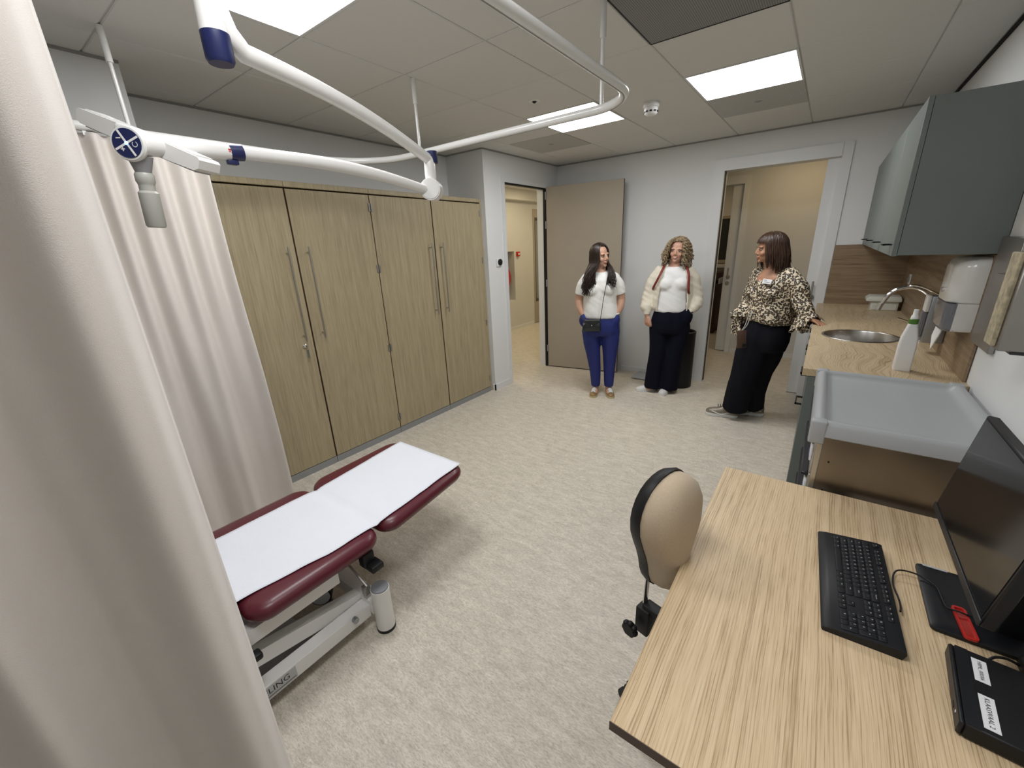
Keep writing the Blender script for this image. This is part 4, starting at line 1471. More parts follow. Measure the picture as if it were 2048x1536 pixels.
# ================================================================== KEYBOARD
KX, KYc = 0.196, 1.232
KA = rad(2.2)
t = thing('keyboard', 'black wired keyboard with white legends on the desk', 'keyboard', (KX, KYc, ZD), KA, local=True)
# local x: towards the monitor (back row), local y: towards the far end (typist's left)
KW, KD = 0.222, 0.076
prof = [(-0.080, 0.0), (-0.084, 0.006), (-0.080, 0.012), (-0.062, 0.016), (0.070, 0.026), (0.084, 0.024), (0.086, 0.018), (0.080, 0.0)]
b = MB()
rings = []
for yy, sc in ((-KW, 0.93), (-KW + 0.003, 1.0), (KW - 0.003, 1.0), (KW, 0.93)):
    rings.append([V(px, yy, pz * (sc if pz > 0.01 else 1.0) + 0.0005) for px, pz in prof])
b.loft(rings)
body = b.build('case', M_['blackm'], t, 50)


def kz(x):
    return 0.016 + (x + 0.062) / 0.132 * 0.010


U = 0.0188
key_cache = {}
legends = MB()


def add_key(row_x, y_c, w_u, leg, hx=1.0, d_u=1.0):
    """row_x centre of the row, y_c centre along the board (units from the left)"""
    key = (round(w_u, 2), round(hx, 2))
    if key not in key_cache:
        hw, hd = w_u * U / 2 - 0.0009, hx * U / 2 - 0.0009
        k = MB()
        rr_ = []
        for ins, z in ((0.0, 0.0), (0.0, 0.0018), (0.0016, 0.0034), (0.0028, 0.0036)):
            rr_.append([V(x, y, z) for x, y in rrect(-hd + ins, hd - ins, -hw + ins, hw - ins, 0.002, 2)])
        k.loft(rr_)
        me = k.mesh('key', smooth=40)
        me.materials.append(M_['keyblack'])
        key_cache[key] = me
    o = bpy.data.objects.new('key', key_cache[key])
    COL.objects.link(o)
    o.parent = t
    tilt = math.atan(0.010 / 0.132)
    yy = KW - 0.014 - y_c * U
    o.location = (row_x, yy, kz(row_x) + 0.0002)
    o.rotation_euler = (0, -tilt, 0)
    if leg:
        Mk = Matrix.Translation((row_x + 0.002, yy, kz(row_x) + 0.0041)) @ Matrix.Rotation(-tilt, 4, 'Y') @ Matrix.Rotation(rad(-90), 4, 'Z')
        legends.merge(text_mb(leg, 0.0068 if len(leg) == 1 else 0.0042, Mk))


RX = [0.066, 0.040, 0.021, 0.002, -0.017, -0.036]     # F row ... space row
RX = [0.0655, 0.0405, 0.0217, 0.0029, -0.0159, -0.0347]
x = 0.5
add_key(RX[0], 0.5, 1, 'Esc', 0.8)
for g, st in enumerate((1.8, 6.2, 10.6)):
    for k in range(4):
        add_key(RX[0], st + 0.5 + k * 1.0, 1, 'F%d' % (g * 4 + k + 1), 0.8)
for k, s_ in enumerate('`1234567890-='):
    add_key(RX[1], 0.5 + k, 1, s_)
add_key(RX[1], 14.0, 2, 'Backspace')
add_key(RX[2], 0.75, 1.5, 'Tab')
for k, s_ in enumerate('QWERTYUIOP[]'):
    add_key(RX[2], 2.0 + k, 1, s_)
add_key(RX[2], 14.25, 1.5, '\\')
add_key(RX[3], 0.875, 1.75, 'Caps')
for k, s_ in enumerate("ASDFGHJKL;'"):
    add_key(RX[3], 2.25 + k, 1, s_)
add_key(RX[3], 13.875, 2.25, 'Enter')
add_key(RX[4], 1.125, 2.25, 'Shift')
for k, s_ in enumerate('ZXCVBNM,./'):
    add_key(RX[4], 2.75 + k, 1, s_)
add_key(RX[4], 13.625, 2.75, 'Shift')
for y_, w_, s_ in ((0.625, 1.25, 'Ctrl'), (1.875, 1.25, 'Fn'), (3.125, 1.25, 'Alt'), (6.875, 6.25, ''), (10.625, 1.25, 'Alt'), (11.875, 1.25, 'Fn'), (13.125, 1.25, 'Ctrl'), (14.375, 1.25, '')):
    add_key(RX[5], y_, w_, s_)
for k, s_ in enumerate(('Prt', 'Scr', 'Brk')):
    add_key(RX[0], 15.75 + k, 1, s_, 0.8)
for r0, ss in ((1, ('Ins', 'Hm', 'PU')), (2, ('Del', 'End', 'PD'))):
    for k, s_ in enumerate(ss):
        add_key(RX[r0], 15.75 + k, 1, s_)
add_key(RX[4], 16.75, 1, '^')
for k, s_ in enumerate('<v>'):
    add_key(RX[5], 15.75 + k, 1, s_)
for r0, ss in ((1, 'N/*'), (2, '789'), (3, '456'), (4, '123')):
    for k, s_ in enumerate(ss):
        add_key(RX[r0], 19.0 + k, 1, s_)
add_key(RX[1], 22.0, 1, '-')
add_key((RX[2] + RX[3]) / 2, 22.0, 1, '+', 2.0)
add_key((RX[4] + RX[5]) / 2, 22.0, 1, 'Ent', 2.0)
add_key(RX[5], 19.5, 2, '0')
add_key(RX[5], 21.0, 1, '.')
kl = legends.build('key_legends', M_['legend'], t, 0)
kl['kind'] = 'stuff'
t.scale = (0.9, 0.915, 1.0)
# cable of the keyboard
pts = [(0.283, 1.175, ZD + 0.016), (0.287, 1.200, ZD + 0.010), (0.288, 1.24, ZD + 0.004), (0.281, 1.29, ZD + 0.006), (0.285, 1.33, ZD + 0.014), (0.300, 1.345, ZD + 0.020),
       (0.335, 1.347, ZD + 0.020), (0.366, 1.325, ZD + 0.017), (0.372, 1.28, ZD + 0.016), (0.376, 1.25, ZD + 0.018), (0.392, 1.238, ZD + 0.026), (0.43, 1.24, ZD + 0.019), (0.50, 1.23, ZD + 0.016), (0.545, 1.20, ZD + 0.05)]
one('keyboard_cable', MB().tube(spline(pts, 8), 0.0021, 8), M_['black'], 'thin black cable curling from the keyboard to the monitor', 'cable', (0.35, 1.26, ZD))

# ================================================================== MONITOR
t = thing('monitor', 'black widescreen monitor on a flat black base on the desk', 'monitor', (0.42, 1.27, ZD))
base = MB()
rings = []
for ins, z in ((0.004, 0.0005), (0.0, 0.002), (0.0, 0.010), (0.003, 0.012), (0.03, 0.0125)):
    rings.append([V(x, y, ZD + z) for x, y in rrect(0.338 + ins, 0.545 - ins, 1.168 + ins, 1.420 - ins, 0.012, 4)])
base.loft(rings)
base = base.build('base', M_['blackm'], t)
MB().box(0.352, 0.402, 1.412, 1.4195, ZD + 0.0122, ZD + 0.0128).build('base_sticker', M_['greylabel'], base)
MB().rbox(0.455, 0.500, 1.225, 1.345, ZD + 0.010, ZD + 0.33, 0.006).build('stand_column', M_['blackm'], t)
Mm = Matrix.Translation((0.360, 1.273, 0.872)) @ Matrix.Rotation(math.atan2(0.039, 0.292), 4, 'Y')
body = MB().rbox(0.0, 0.024, -0.2375, 0.2375, 0.0, 0.296, 0.003, 1).xf(Mm).build('housing', M_['blackm'], t)
MB().box(-0.0012, 0.0, -0.2285, 0.2285, 0.018, 0.288).xf(Mm).build('screen', M_['blackg'], body)
MB().rbox(-0.004, 0.0, -0.2372, 0.2372, 0.0, 0.0165, 0.001, 1).xf(Mm).build('lower_bezel', M_['blacksteel'], body)
MB().rbox(0.024, 0.062, -0.14, 0.14, 0.05, 0.25, 0.014, 2).xf(Mm).build('rear_housing', M_['blackm'], body)
MB().rbox(0.06, 0.10, -0.05, 0.05, 0.10, 0.20, 0.004, 1).xf(Mm).build('mount', M_['black'], body)

# red clear tag lying over the monitor base
t = thing('red_tag', 'small red translucent plastic holder lying on the monitor base', 'holder', (0.400, 1.215, ZD + 0.012))
Mr = Matrix.Translation((0.3995, 1.216, ZD + 0.0145)) @ Matrix.Rotation(rad(4), 4, 'Z')
out = rrect(-0.0125, 0.0125, -0.055, 0.050, 0.008, 5)
inn = rrect(-0.0085, 0.0085, -0.050, 0.045, 0.005, 5)
rg = [[V(x, y, 0) for x, y in out], [V(x, y, 0.006) for x, y in out], [V(x, y, 0.006) for x, y in inn], [V(x, y, 0.0) for x, y in inn], [V(x, y, 0) for x, y in out]]
MB().loft(rg, cap=False).xf(Mr).build('rim', M_['red'], t)
MB().box(-0.0085, 0.0085, -0.050, 0.045, 0.0008, 0.0022).xf(Mr).build('window', M_['redclear'], t)

# ================================================================== MINI COMPUTER
PA = rad(-4.5)
t = thing('mini_computer', 'black mini computer with two white name labels on the desk', 'computer', (0.352, 1.0, ZD), PA, local=True)
PW = 0.104
body = MB().rbox(0.0, 0.185, -PW, PW, 0.002, 0.036, 0.003, 1).build('case', M_['black'], t)
MB().rbox(-0.008, 0.0, -PW, PW, 0.003, 0.0355, 0.003, 1).build('front_bezel', M_['blackm'], body)
MB().box(0.001, 0.020, -PW + 0.002, PW - 0.002, 0.0361, 0.0366).build('top_strip', M_['blackm'], body)
MB().cyl((-0.0085, -0.070, 0.022), (-0.0075, -0.070, 0.022), 0.003, n=10).build('power_light', M_['labelpaper'], body)
MB().box(-0.0087, -0.0078, -0.055, -0.040, 0.013, 0.018).build('port', M_['black'], body)
for y0, y1, s_, sz in ((0.022, 0.084, 'HBML_000306', 0.0085), (-0.092, -0.012, 'KLAASWAAL 2', 0.0105)):
    lb = MB().box(0.024, 0.046, y0, y1, 0.0361, 0.0366).build('name_label', M_['labelpaper'], body)
    Mk = frame_m((0.035, (y0 + y1) / 2, 0.0370), (0, -1, 0), (1, 0, 0))
    text_mb(s_, sz, Mk).build('lettering', M_['ink'], lb, 0)
for x in (0.02, 0.165):
    for y in (-0.085, 0.085):
        MB().cyl((x, y, 0.0), (x, y, 0.0025), 0.007, n=10).build('foot', M_['black'], body)

# black power adapter behind the computer
t = thing('power_adapter', 'black rounded power adapter behind the mini computer', 'adapter', (0.53, 1.135, ZD))
MB().rbox(0.468, 0.565, 1.112, 1.158, ZD, ZD + 0.036, 0.012, 3).build('brick', M_['black'], t)
MB().tube(spline([(0.470, 1.135, ZD + 0.016), (0.45, 1.135, ZD + 0.022), (0.43, 1.128, ZD + 0.020), (0.415, 1.112, ZD + 0.012)], 6), 0.0028, 8).build('lead', M_['black'], t)

# ================================================================== DESK CHAIR
t = thing('desk_chair', 'saddle desk chair with a beige triangular backrest and black shell', 'chair', (-0.11, 1.0, 0))
nrm = V(0.965, -0.26, 0).normalized()
wdt = V(0.26, 0.965, 0).normalized()
pc = V(-0.283, 1.10, 0)


def back_ring(off, grow, zshift=0.0, bulge=0.0):
    """outline of the triangular backrest in its plane (width u, height z)"""
    pts = []
    prof_ = [(0.0, 0.985), (0.03, 0.982), (0.058, 0.972), (0.082, 0.955), (0.101, 0.928), (0.112, 0.896), (0.115, 0.862), (0.108, 0.815), (0.088, 0.765), (0.068, 0.720), (0.055, 0.680), (0.048, 0.640), (0.038, 0.610), (0.020, 0.593), (0.0, 0.588)]
    full = prof_ + [(-u, z) for u, z in reversed(prof_[1:-1])]
    zc = 0.80
    for u, z in full:
        pts.append((u * grow, zc + (z - zc) * grow))
    return [pc + nrm * (off + bulge * (1 - (u / 0.12) ** 2) + 0.010 * ((z - 0.75) / 0.2) ** 2) + wdt * u + V(0, 0, z) for u, z in pts]


MB().loft([back_ring(-0.012, 0.90), back_ring(-0.010, 0.985), back_ring(0.0, 1.0), back_ring(0.028, 1.0), back_ring(0.052, 0.95), back_ring(0.072, 0.82), back_ring(0.085, 0.60), back_ring(0.091, 0.3), back_ring(0.092, 0.1)]).build('backrest', M_['chairfab'], t, 80)
MB().loft([back_ring(-0.052, 0.45), back_ring(-0.048, 0.80), back_ring(-0.038, 0.97), back_ring(-0.014, 1.035), back_ring(-0.002, 1.03), back_ring(-0.004, 0.9)]).build('back_shell', M_['black'], t, 60)
st = pc - nrm * 0.030
b = MB()
b.tube([st + V(0, 0, 0.66), st + V(0, 0, 0.58), st - nrm * 0.004 + V(0, 0, 0.41)], 0.013, 10, flat=0.45, up=tuple(nrm))
b.build('back_stem', M_['chrome'], t)
b = MB()
q = st + V(0, 0, 0)
Mb = frame_m(q + V(0, 0, 0.40), wdt, nrm)
b.merge(MB().rbox(-0.028, 0.028, -0.02, 0.03, -0.06, 0.045, 0.006), Mb)
b.merge(MB().rbox(-0.02, 0.02, 0.0, 0.22, -0.075, -0.045, 0.005), Mb)
b.build('bracket', M_['black'], t)
kn = MB()
for k in range(7):
    a = 2 * math.pi * k / 7
    kn.ell((0.020 * math.cos(a), 0.020 * math.sin(a), 0), (0.0105, 0.0105, 0.012), 10, 6)
kn.cyl((0, 0, -0.012), (0, 0, 0.012), 0.021)
kn.xf(frame_m(q - wdt * 0.06 - nrm * 0.015 + V(0, 0, 0.385), V(0, 0, 1), nrm))
kn.build('knob', M_['black'], t)
cs = V(-0.04, 0.95, 0)
sd = MB()
rings = []
for gx, z in ((0.75, 0.395), (0.97, 0.405), (1.0, 0.43), (0.95, 0.455), (0.7, 0.467), (0.3, 0.47)):
    ring = []
    for k in range(28):
        a = 2 * math.pi * k / 28
        u = 0.165 * math.cos(a) * (1 - 0.25 * math.sin(a)) * gx
        v = 0.155 * math.sin(a) * gx
        ring.append(cs + wdt * u + nrm * v + V(0, 0, z))
    rings.append(ring)
sd.loft(rings).build('seat', M_['chairfab'], t, 70)
MB().cyl(cs + V(0, 0, 0.09), cs + V(0, 0, 0.35), 0.025).build('gas_lift', M_['black'], t)
MB().rbox(cs.x - 0.08, cs.x + 0.08, cs.y - 0.08, cs.y + 0.08, 0.345, 0.395, 0.01).build('tilt_plate', M_['black'], t)
bs = MB()
for k in range(5):
    a = rad(155.5 + 72 * k)
    e = cs + V(math.cos(a), math.sin(a), 0) * 0.335
    bs.tube([cs + V(0, 0, 0.095), e + V(0, 0, 0.075)], [0.024, 0.016], 8)
    bs.cyl(e + V(0, 0, 0.05), e + V(0, 0, 0.085), 0.008, n=8)
    tn = V(-math.sin(a), math.cos(a), 0)
    for s_ in (-1, 1):
        c0 = e + tn * 0.006 * s_ + V(0, 0, 0.0275)
        MB().cyl(c0, c0 + tn * 0.018 * s_, 0.0275, n=18).build('caster', M_['black'], t)
bs.build('star_base', M_['black'], t)

# ================================================================== BIN AND FLOOR PLATE
t = thing('waste_bin', 'tall black cylindrical waste bin standing behind the woman in the cream jacket', 'bin', (-1.185, 4.80, 0))
MB().lathe([(0.135, 0.0), (0.14, 0.006), (0.14, 0.63), (0.135, 0.635), (0.130, 0.63), (0.128, 0.05), (0.02, 0.04)], (-1.185, 4.80, 0), 36).build('bin_body', M_['black'], t)
MB().lathe([(0.142, 0.615), (0.143, 0.64), (0.132, 0.648), (0.125, 0.64), (0.125, 0.615)], (-1.185, 4.80, 0), 36, cap=False).build('rim', M_['blackm'], t)
t = thing('floor_scale', 'flat light grey plate lying on the floor at the back wall', 'plate', (-1.58, 4.89, 0))
MB().rbox(-1.74, -1.43, 4.765, 5.03, 0.008, 0.028, 0.006).build('plate_top', M_['skirtgrey'], t)
for x in (-1.70, -1.47):
    for y in (4.80, 4.99):
        MB().cyl((x, y, 0), (x, y, 0.009), 0.015, n=12).build('foot', M_['black'], t)
# ================================================================== PEOPLE
# each person: local x to the right of the view, local -y towards the viewer


def ering(cx, cy, z, a, b, yaw=0.0, n=36, dip=0.0, e=2.2, tilt=0.0):
    out = []
    for k in range(n):
        q = 2 * math.pi * k / n
        c_, s_ = math.cos(q), math.sin(q)
        u = a * math.copysign(abs(c_) ** (2 / e), c_)
        v = b * math.copysign(abs(s_) ** (2 / e), s_)
        zz = z - dip * max(0.0, -s_) ** 3 + tilt * u
        out.append(V(cx + u * math.cos(yaw) - v * math.sin(yaw), cy + u * math.sin(yaw) + v * math.cos(yaw), zz))
    return out


def limb(mb, pts, radii, n=20, k=5, flat_end=False):
    """tapered limb through the joints, rounded at both ends"""
    P = spline(pts, k)
    Rr = []
    m = len(pts) - 1
    for i in range(len(P)):
        t_ = i / k
        j = min(int(t_), m - 1)
        Rr.append(radii[j] + (radii[j + 1] - radii[j]) * (t_ - j))
    mb.tube(P, Rr, n)
    mb.ell(P[0], (radii[0],) * 3, 14, 8)
    if not flat_end:
        mb.ell(P[-1], (radii[-1],) * 3, 14, 8)
    return mb


def head_shape():
    h = MB()
    h.ell((0, 0.016, 0.137), (0.073, 0.091, 0.085), 28, 18)
    h.ell((0, -0.018, 0.090), (0.062, 0.066, 0.085), 28, 18)
    h.ell((0, -0.022, 0.048), (0.051, 0.055, 0.046), 24, 14)
    h.ell((0, -0.066, 0.016), (0.020, 0.014, 0.016), 16, 10)
    for s_ in (-1, 1):
        h.ell((0.034 * s_, -0.056, 0.076), (0.024, 0.021, 0.022), 16, 10)
        h.ell((0.0105 * s_, -0.083, 0.073), (0.009, 0.010, 0.0078), 12, 8)
        h.ell((0.030 * s_, -0.068, 0.127), (0.026, 0.014, 0.011), 14, 8)
        h.ell((0.075 * s_, 0.012, 0.105), (0.010, 0.021, 0.031), 12, 10)
    h.tube([(0, -0.077, 0.124), (0, -0.087, 0.102), (0, -0.0965, 0.081), (0, -0.092, 0.072)], [0.008, 0.009, 0.0105, 0.008], 12)
    h.ell((0, -0.081, 0.050), (0.021, 0.010, 0.0055), 14, 8)
    h.ell((0, -0.079, 0.040), (0.018, 0.010, 0.0065), 14, 8)
    return h


def face_parts(root, M, skin, brow='brow', smile=0.0, lip='lip', side=None):
    for s_ in (-1, 1):
        e = MB().ell((0, 0, 0), (0.0125, 0.0110, 0.0062), 16, 10)
        e.xf(M @ Matrix.Translation((0.031 * s_, -0.0695, 0.1085)))
        eye = e.build('eye', M_['eyewhite'], root, 60)
        MB().ell((0, 0, 0), (0.0050, 0.0022, 0.0050), 12, 6).xf(M @ Matrix.Translation((0.031 * s_, -0.0805, 0.1080))).build('iris', M_['iris'], eye, 60)
        lid = MB().tube([M @ V(0.031 * s_ + u, -0.0795 + 14 * u * u, 0.1145 - 18 * u * u) for u in (-0.013, -0.007, 0, 0.007, 0.013)], [0.0006, 0.0013, 0.0015, 0.0013, 0.0006], 6)
        lid.build('lash_line', M_['iris'], eye, 60)
        MB().tube([M @ V(0.031 * s_ + u * s_, -0.0865 + 12 * u * u + 0.1 * abs(u), 0.1275 + 0.10 * u - 10 * u * u) for u in (-0.018, -0.009, 0.0, 0.010, 0.019)], [0.0009, 0.0018, 0.0019, 0.0016, 0.0007], 6, flat=1.0).build('eyebrow', M_[brow], root, 60)
    w_ = 0.021 + 0.006 * smile
    up = [M @ V(u, -0.0878 + 22 * u * u, 0.0485 + smile * 11 * u * u - (0.0012 if abs(u) < 0.003 else 0)) for u in (-w_, -w_ * 0.5, 0, w_ * 0.5, w_)]
    lo = [M @ V(u, -0.0855 + 22 * u * u, 0.0405 - 0.005 * smile + (10 + smile * 14) * u * u) for u in (-w_, -w_ * 0.5, 0, w_ * 0.5, w_)]
    b = MB().tube(up, [0.001, 0.0026, 0.0030, 0.0026, 0.001], 8).tube(lo, [0.001, 0.0027, 0.0034, 0.0027, 0.001], 8)
    b.build('lips', M_[lip], root, 60)
    if smile > 0.5:
        tt = []
        for u in (-0.018, -0.009, 0, 0.009, 0.018):
            tt.append(M @ V(u, -0.0868 + 22 * u * u, 0.0445 + smile * 9 * u * u))
        MB().tube(tt, [0.0015, 0.0033, 0.0036, 0.0033, 0.0015], 8).build('teeth', M_['teeth'], root, 60)


def hand(mb, w, d, nr, side, curl=20, size=1.0, spread=0.0, thumb=0.75):
    """palm and five fingers; d finger direction, nr back-of-hand normal, side puts the thumb at +/- lateral"""
    d = Vector(d).normalized()
    nr = Vector(nr)
    nr = (nr - d * nr.dot(d)).normalized()
    la = d.cross(nr) * side
    w = Vector(w)
    M = frame_m(w + d * 0.046 * size, la, d)
    mb.ell((0, 0, 0), (0.040 * size, 0.050 * size, 0.0145 * size), 16, 10, M.to_3x3().to_4x4())
    nb = 22 * 0
    # shift the ellipsoid just added to its place
    cnt = 16 * 11
    for i in range(len(mb.v) - cnt, len(mb.v)):
        mb.v[i] = mb.v[i] + w + d * 0.046 * size
    mb.tube([w - d * 0.01, w + d * 0.03 * size], [0.024 * size, 0.026 * size], 12, flat=0.7, up=tuple(nr))
    for off, ln in ((0.030, 0.066), (0.010, 0.076), (-0.010, 0.071), (-0.029, 0.056)):
        p0 = w + (d * 0.082 + la * off) * size
        pts = [p0 - d * 0.02 * size, p0]
        dd = (d + la * off * spread * 8).normalized()
        ang_ = 0
        for j, fr in enumerate((0.45, 0.32, 0.23)):
            ang_ += rad(curl * (0.8 if j == 0 else 1.0))
            v = dd * math.cos(ang_) - nr * math.sin(ang_)
            pts.append(pts[-1] + v * ln * fr * size)
        mb.tube(pts, [0.0095 * size, 0.0092 * size, 0.0086 * size, 0.008 * size, 0.0066 * size], 10)
        mb.ell(pts[-1], (0.0066 * size,) * 3, 8, 6)
    p0 = w + (d * 0.022 + la * 0.024) * size
    dd = (d * thumb + la * (1 - thumb) * 1.6 - nr * 0.25).normalized()
    pts = [p0, p0 + (dd * 0.035 + la * 0.008) * size, p0 + dd * 0.064 * size, p0 + (dd * 0.088 - la * 0.004) * size]
    mb.tube(pts, [0.0125 * size, 0.0115 * size, 0.0095 * size, 0.007 * size], 10)
    mb.ell(pts[-1], (0.007 * size,) * 3, 8, 6)
    return mb


def shoe(root, heel, d, L, up_mat, sole_mat, w=0.043, h=0.072, toe_mat=None, sole_h=0.022, chunky=False):
    d = Vector((d[0], d[1], 0)).normalized()
    M = frame_m(Vector((heel[0], heel[1], 0)), d, V(-d.y, d.x, 0))
    ws = [(0.0, 0.55), (0.04, 0.80), (0.15, 0.90), (0.35, 0.80), (0.55, 0.92), (0.72, 1.0), (0.87, 0.88), (0.95, 0.62), (1.0, 0.25)]
    hs = [(0.0, 0.75), (0.04, 0.95), (0.15, 1.0), (0.35, 0.98), (0.5, 0.80), (0.65, 0.62), (0.8, 0.54), (0.92, 0.44), (1.0, 0.28)]
    sole = MB()
    left = [(t_ * L, w * v * 1.05) for t_, v in ws]
    poly = left + [(x, -y) for x, y in reversed(left)]
    if chunky:
        rings = []
        for ins, z in ((0.004, 0.001), (0.0, 0.006), (-0.003, 0.02), (0.001, sole_h)):
            rings.append([M @ V(x + (0.006 if x > L * 0.5 else -0.006) * (ins < 0), y * (1 - ins * 12), z + 0.0025 * math.sin(x * 90)) for x, y in poly])
        sole.loft(rings)
    else:
        sole.prism(poly, 0.0005, sole_h).xf(M)
    s = MB()
    rings = []
    for i in range(17):
        t_ = i / 16

        def lin(tab):
            for (a, va), (b_, vb) in zip(tab, tab[1:]):
                if t_ <= b_:
                    return va + (vb - va) * (t_ - a) / (b_ - a)
            return tab[-1][1]
        ww, hh = w * lin(ws), h * lin(hs)
        ring = []
        for k in range(14):
            q = math.pi * k / 13
            ring.append(M @ V(t_ * L, ww * math.cos(q), sole_h - 0.002 + hh * max(0.0, math.sin(q)) ** 0.7))
        rings.append(ring)
    s.loft(rings)
    u = s.build('shoe', M_[up_mat], root, 60)
    sole.build('sole', M_[sole_mat], u, 50)
    if toe_mat:
        rings = []
        for i in range(9):
            t_ = 0.42 + 0.36 * i / 8

            ww = w * 0.82
            hh = h * (0.90 - 0.36 * i / 8) + 0.003
            rings.append([M @ V(t_ * L, ww * math.cos(q), sole_h + hh * max(0.0, math.sin(q)) ** 0.8) for q in [math.pi * (0.22 + 0.56 * k / 8) for k in range(9)]])
        MB().loft(rings, closed=False).build('vamp', M_[toe_mat], u, 60)
    if chunky:
        for i in range(4):
            t_ = 0.42 + 0.07 * i
            hh = h * (0.96 - 0.42 * (t_ - 0.35)) + 0.004
            MB().tube([M @ V(t_ * L, y, sole_h + hh - 9 * y * y) for y in (-0.024, 0, 0.024)], 0.0035, 6).build('lace', M_['black'], u, 60)
        MB().tube([M @ V(t_ * L, 0.0455 * (0.9 if t_ < 0.4 else 1.02), sole_h + 0.012 + 0.014 * math.sin(t_ * 9)) for t_ in [0.1 + 0.08 * i for i in range(10)]], 0.006, 6).build('trim_band', M_['whiteshoe'], u, 60)
        MB().tube([M @ V(t_ * L, -0.0455 * (0.9 if t_ < 0.4 else 1.02), sole_h + 0.012 + 0.014 * math.sin(t_ * 9)) for t_ in [0.1 + 0.08 * i for i in range(10)]], 0.006, 6).build('trim_band', M_['whiteshoe'], u, 60)
    return u


def mesh_part(name, me, mat, parent):
    me.name = name
    me.materials.clear()
    return link(name, me, mat, parent)


def scalp(c, Rr, th, al):
    """point on the hair surface: polar angle th from the crown, azimuth al from the face direction"""
    return V(c[0] + Rr[0] * math.sin(th) * math.sin(al), c[1] - Rr[1] * math.sin(th) * math.cos(al), c[2] + Rr[2] * math.cos(th))


def hair_cap(mb, M, c, Rr, face=62, low=112, fr=40):
    """shell over the skull that leaves the face open"""
    n, m = 44, 16
    rings = []
    for i in range(m + 1):
        ring = []
        for k in range(n):
            al = 2 * math.pi * k / n
            af = abs((math.degrees(al) + 180) % 360 - 180)
            mx = fr + (low - fr) * sm(face - 18, face + 18, af)
            th = rad(2 + (mx - 2) * i / m)
            ring.append(M @ scalp(c, Rr, th, al))
        rings.append(ring)
    mb.loft(rings, cap=False)
    mb.add(rings[0], [tuple(range(n))])
    return mb


def wrink(sc, amp, seed=0):
    def f(p):
        return amp * (noise.noise(V(p.x * sc, p.y * sc, p.z * sc * 1.8 + seed)) + 0.5 * noise.noise(V(p.x * sc * 2.3, p.y * sc * 2.3, p.z * sc * 4 + seed + 5)))
    return f


def folds(amp, fr, seed=0, horiz=0.0):
    """long hanging folds, plus a few creases across"""
    def f(p):
        a = noise.noise(V(p.x * fr, p.y * fr, p.z * 1.6 + seed))
        b_ = noise.noise(V(p.x * 5 + 3, p.y * 5, p.z * 26 + p.x * 14 + seed))
        return amp * a + horiz * b_
    return f


# ------------------------------------------------------------------ woman in blue trousers
P1 = thing('person', 'woman in a white ribbed top and blue trousers, hands in pockets', 'person', (-1.832, 4.10, 0), rad(24), group='three visitors standing in the room')
cx = -0.045
body = MB()
MH1 = Matrix.Translation((-0.048, 0.0, 1.388)) @ Matrix.Rotation(rad(46), 4, 'Z') @ Matrix.Rotation(rad(-4), 4, 'Y')
body.merge(head_shape(), MH1)
limb(body, [(cx, 0.03, 1.28), (cx, 0.018, 1.36), (cx - 0.002, 0.005, 1.43)], [0.058, 0.050, 0.052])
body.loft([ering(cx, 0.01, z, a, b_) for z, a, b_ in ((0.78, 0.16, 0.11), (0.9, 0.15, 0.10), (1.05, 0.14, 0.10), (1.2, 0.15, 0.105), (1.28, 0.12, 0.080), (1.33, 0.075, 0.062), (1.36, 0.05, 0.05))])
for s_ in (-1, 1):
    limb(body, [(cx + 0.148 * s_, 0.02, 1.255), (cx + 0.198 * s_, 0.03, 1.16), (cx + 0.222 * s_, 0.035, 1.045)], [0.040, 0.045, 0.041])
    limb(body, [(cx + 0.222 * s_, 0.035, 1.045), (cx + 0.205 * s_, -0.01, 0.965), (cx + 0.170 * s_, -0.045, 0.895)], [0.041, 0.039, 0.028])
    hand(body, (cx + 0.170 * s_, -0.045, 0.895), (-0.12 * s_, -0.05, -1), (0.8 * s_, -0.5, 0), s_, 18)
    limb(body, [(-0.03 + 0.085 * s_, 0, 0.80), (-0.01 + 0.078 * s_, 0, 0.46), (0.005 + 0.07 * s_, 0.02, 0.06)], [0.075, 0.05, 0.035])
    body.ell((0.005 + 0.07 * s_, -0.04, 0.04), (0.03, 0.09, 0.028), 14, 8)
mesh_part('body', remesh(body, 0.0048, 3, 0.5), M_['skin1'], P1)
face_parts(P1, MH1, 'skin1', smile=0.45)
# top
sh = MB()
sh.loft([ering(cx + dx, y, z, a, b_, dip=dp) for z, a, b_, dx, y, dp in ((0.868, 0.190, 0.136, 0.012, 0, 0), (0.89, 0.193, 0.139, 0.012, 0, 0), (0.95, 0.184, 0.136, 0.008, 0, 0), (1.03, 0.171, 0.128, 0, 0, 0), (1.11, 0.167, 0.124, 0, 0, 0), (1.19, 0.172, 0.124, 0, 0.005, 0), (1.26, 0.172, 0.112, 0, 0.01, 0), (1.305, 0.142, 0.092, 0, 0.015, 0), (1.338, 0.088, 0.074, 0, 0.018, 0.008), (1.352, 0.066, 0.066, 0, 0.018, 0.012))])
for s_ in (-1, 1):
    sh.ell((cx + 0.070 * s_, -0.070, 1.165), (0.082, 0.066, 0.078), 18, 12)
    limb(sh, [(cx + 0.135 * s_, 0.018, 1.272), (cx + 0.185 * s_, 0.024, 1.20), (cx + 0.210 * s_, 0.03, 1.105)], [0.062, 0.062, 0.058], flat_end=True)
top = mesh_part('top', remesh(sh, 0.008, 8, 0.6, folds(0.0025, 14, 1, 0.003)), M_['knitwhite'], P1)
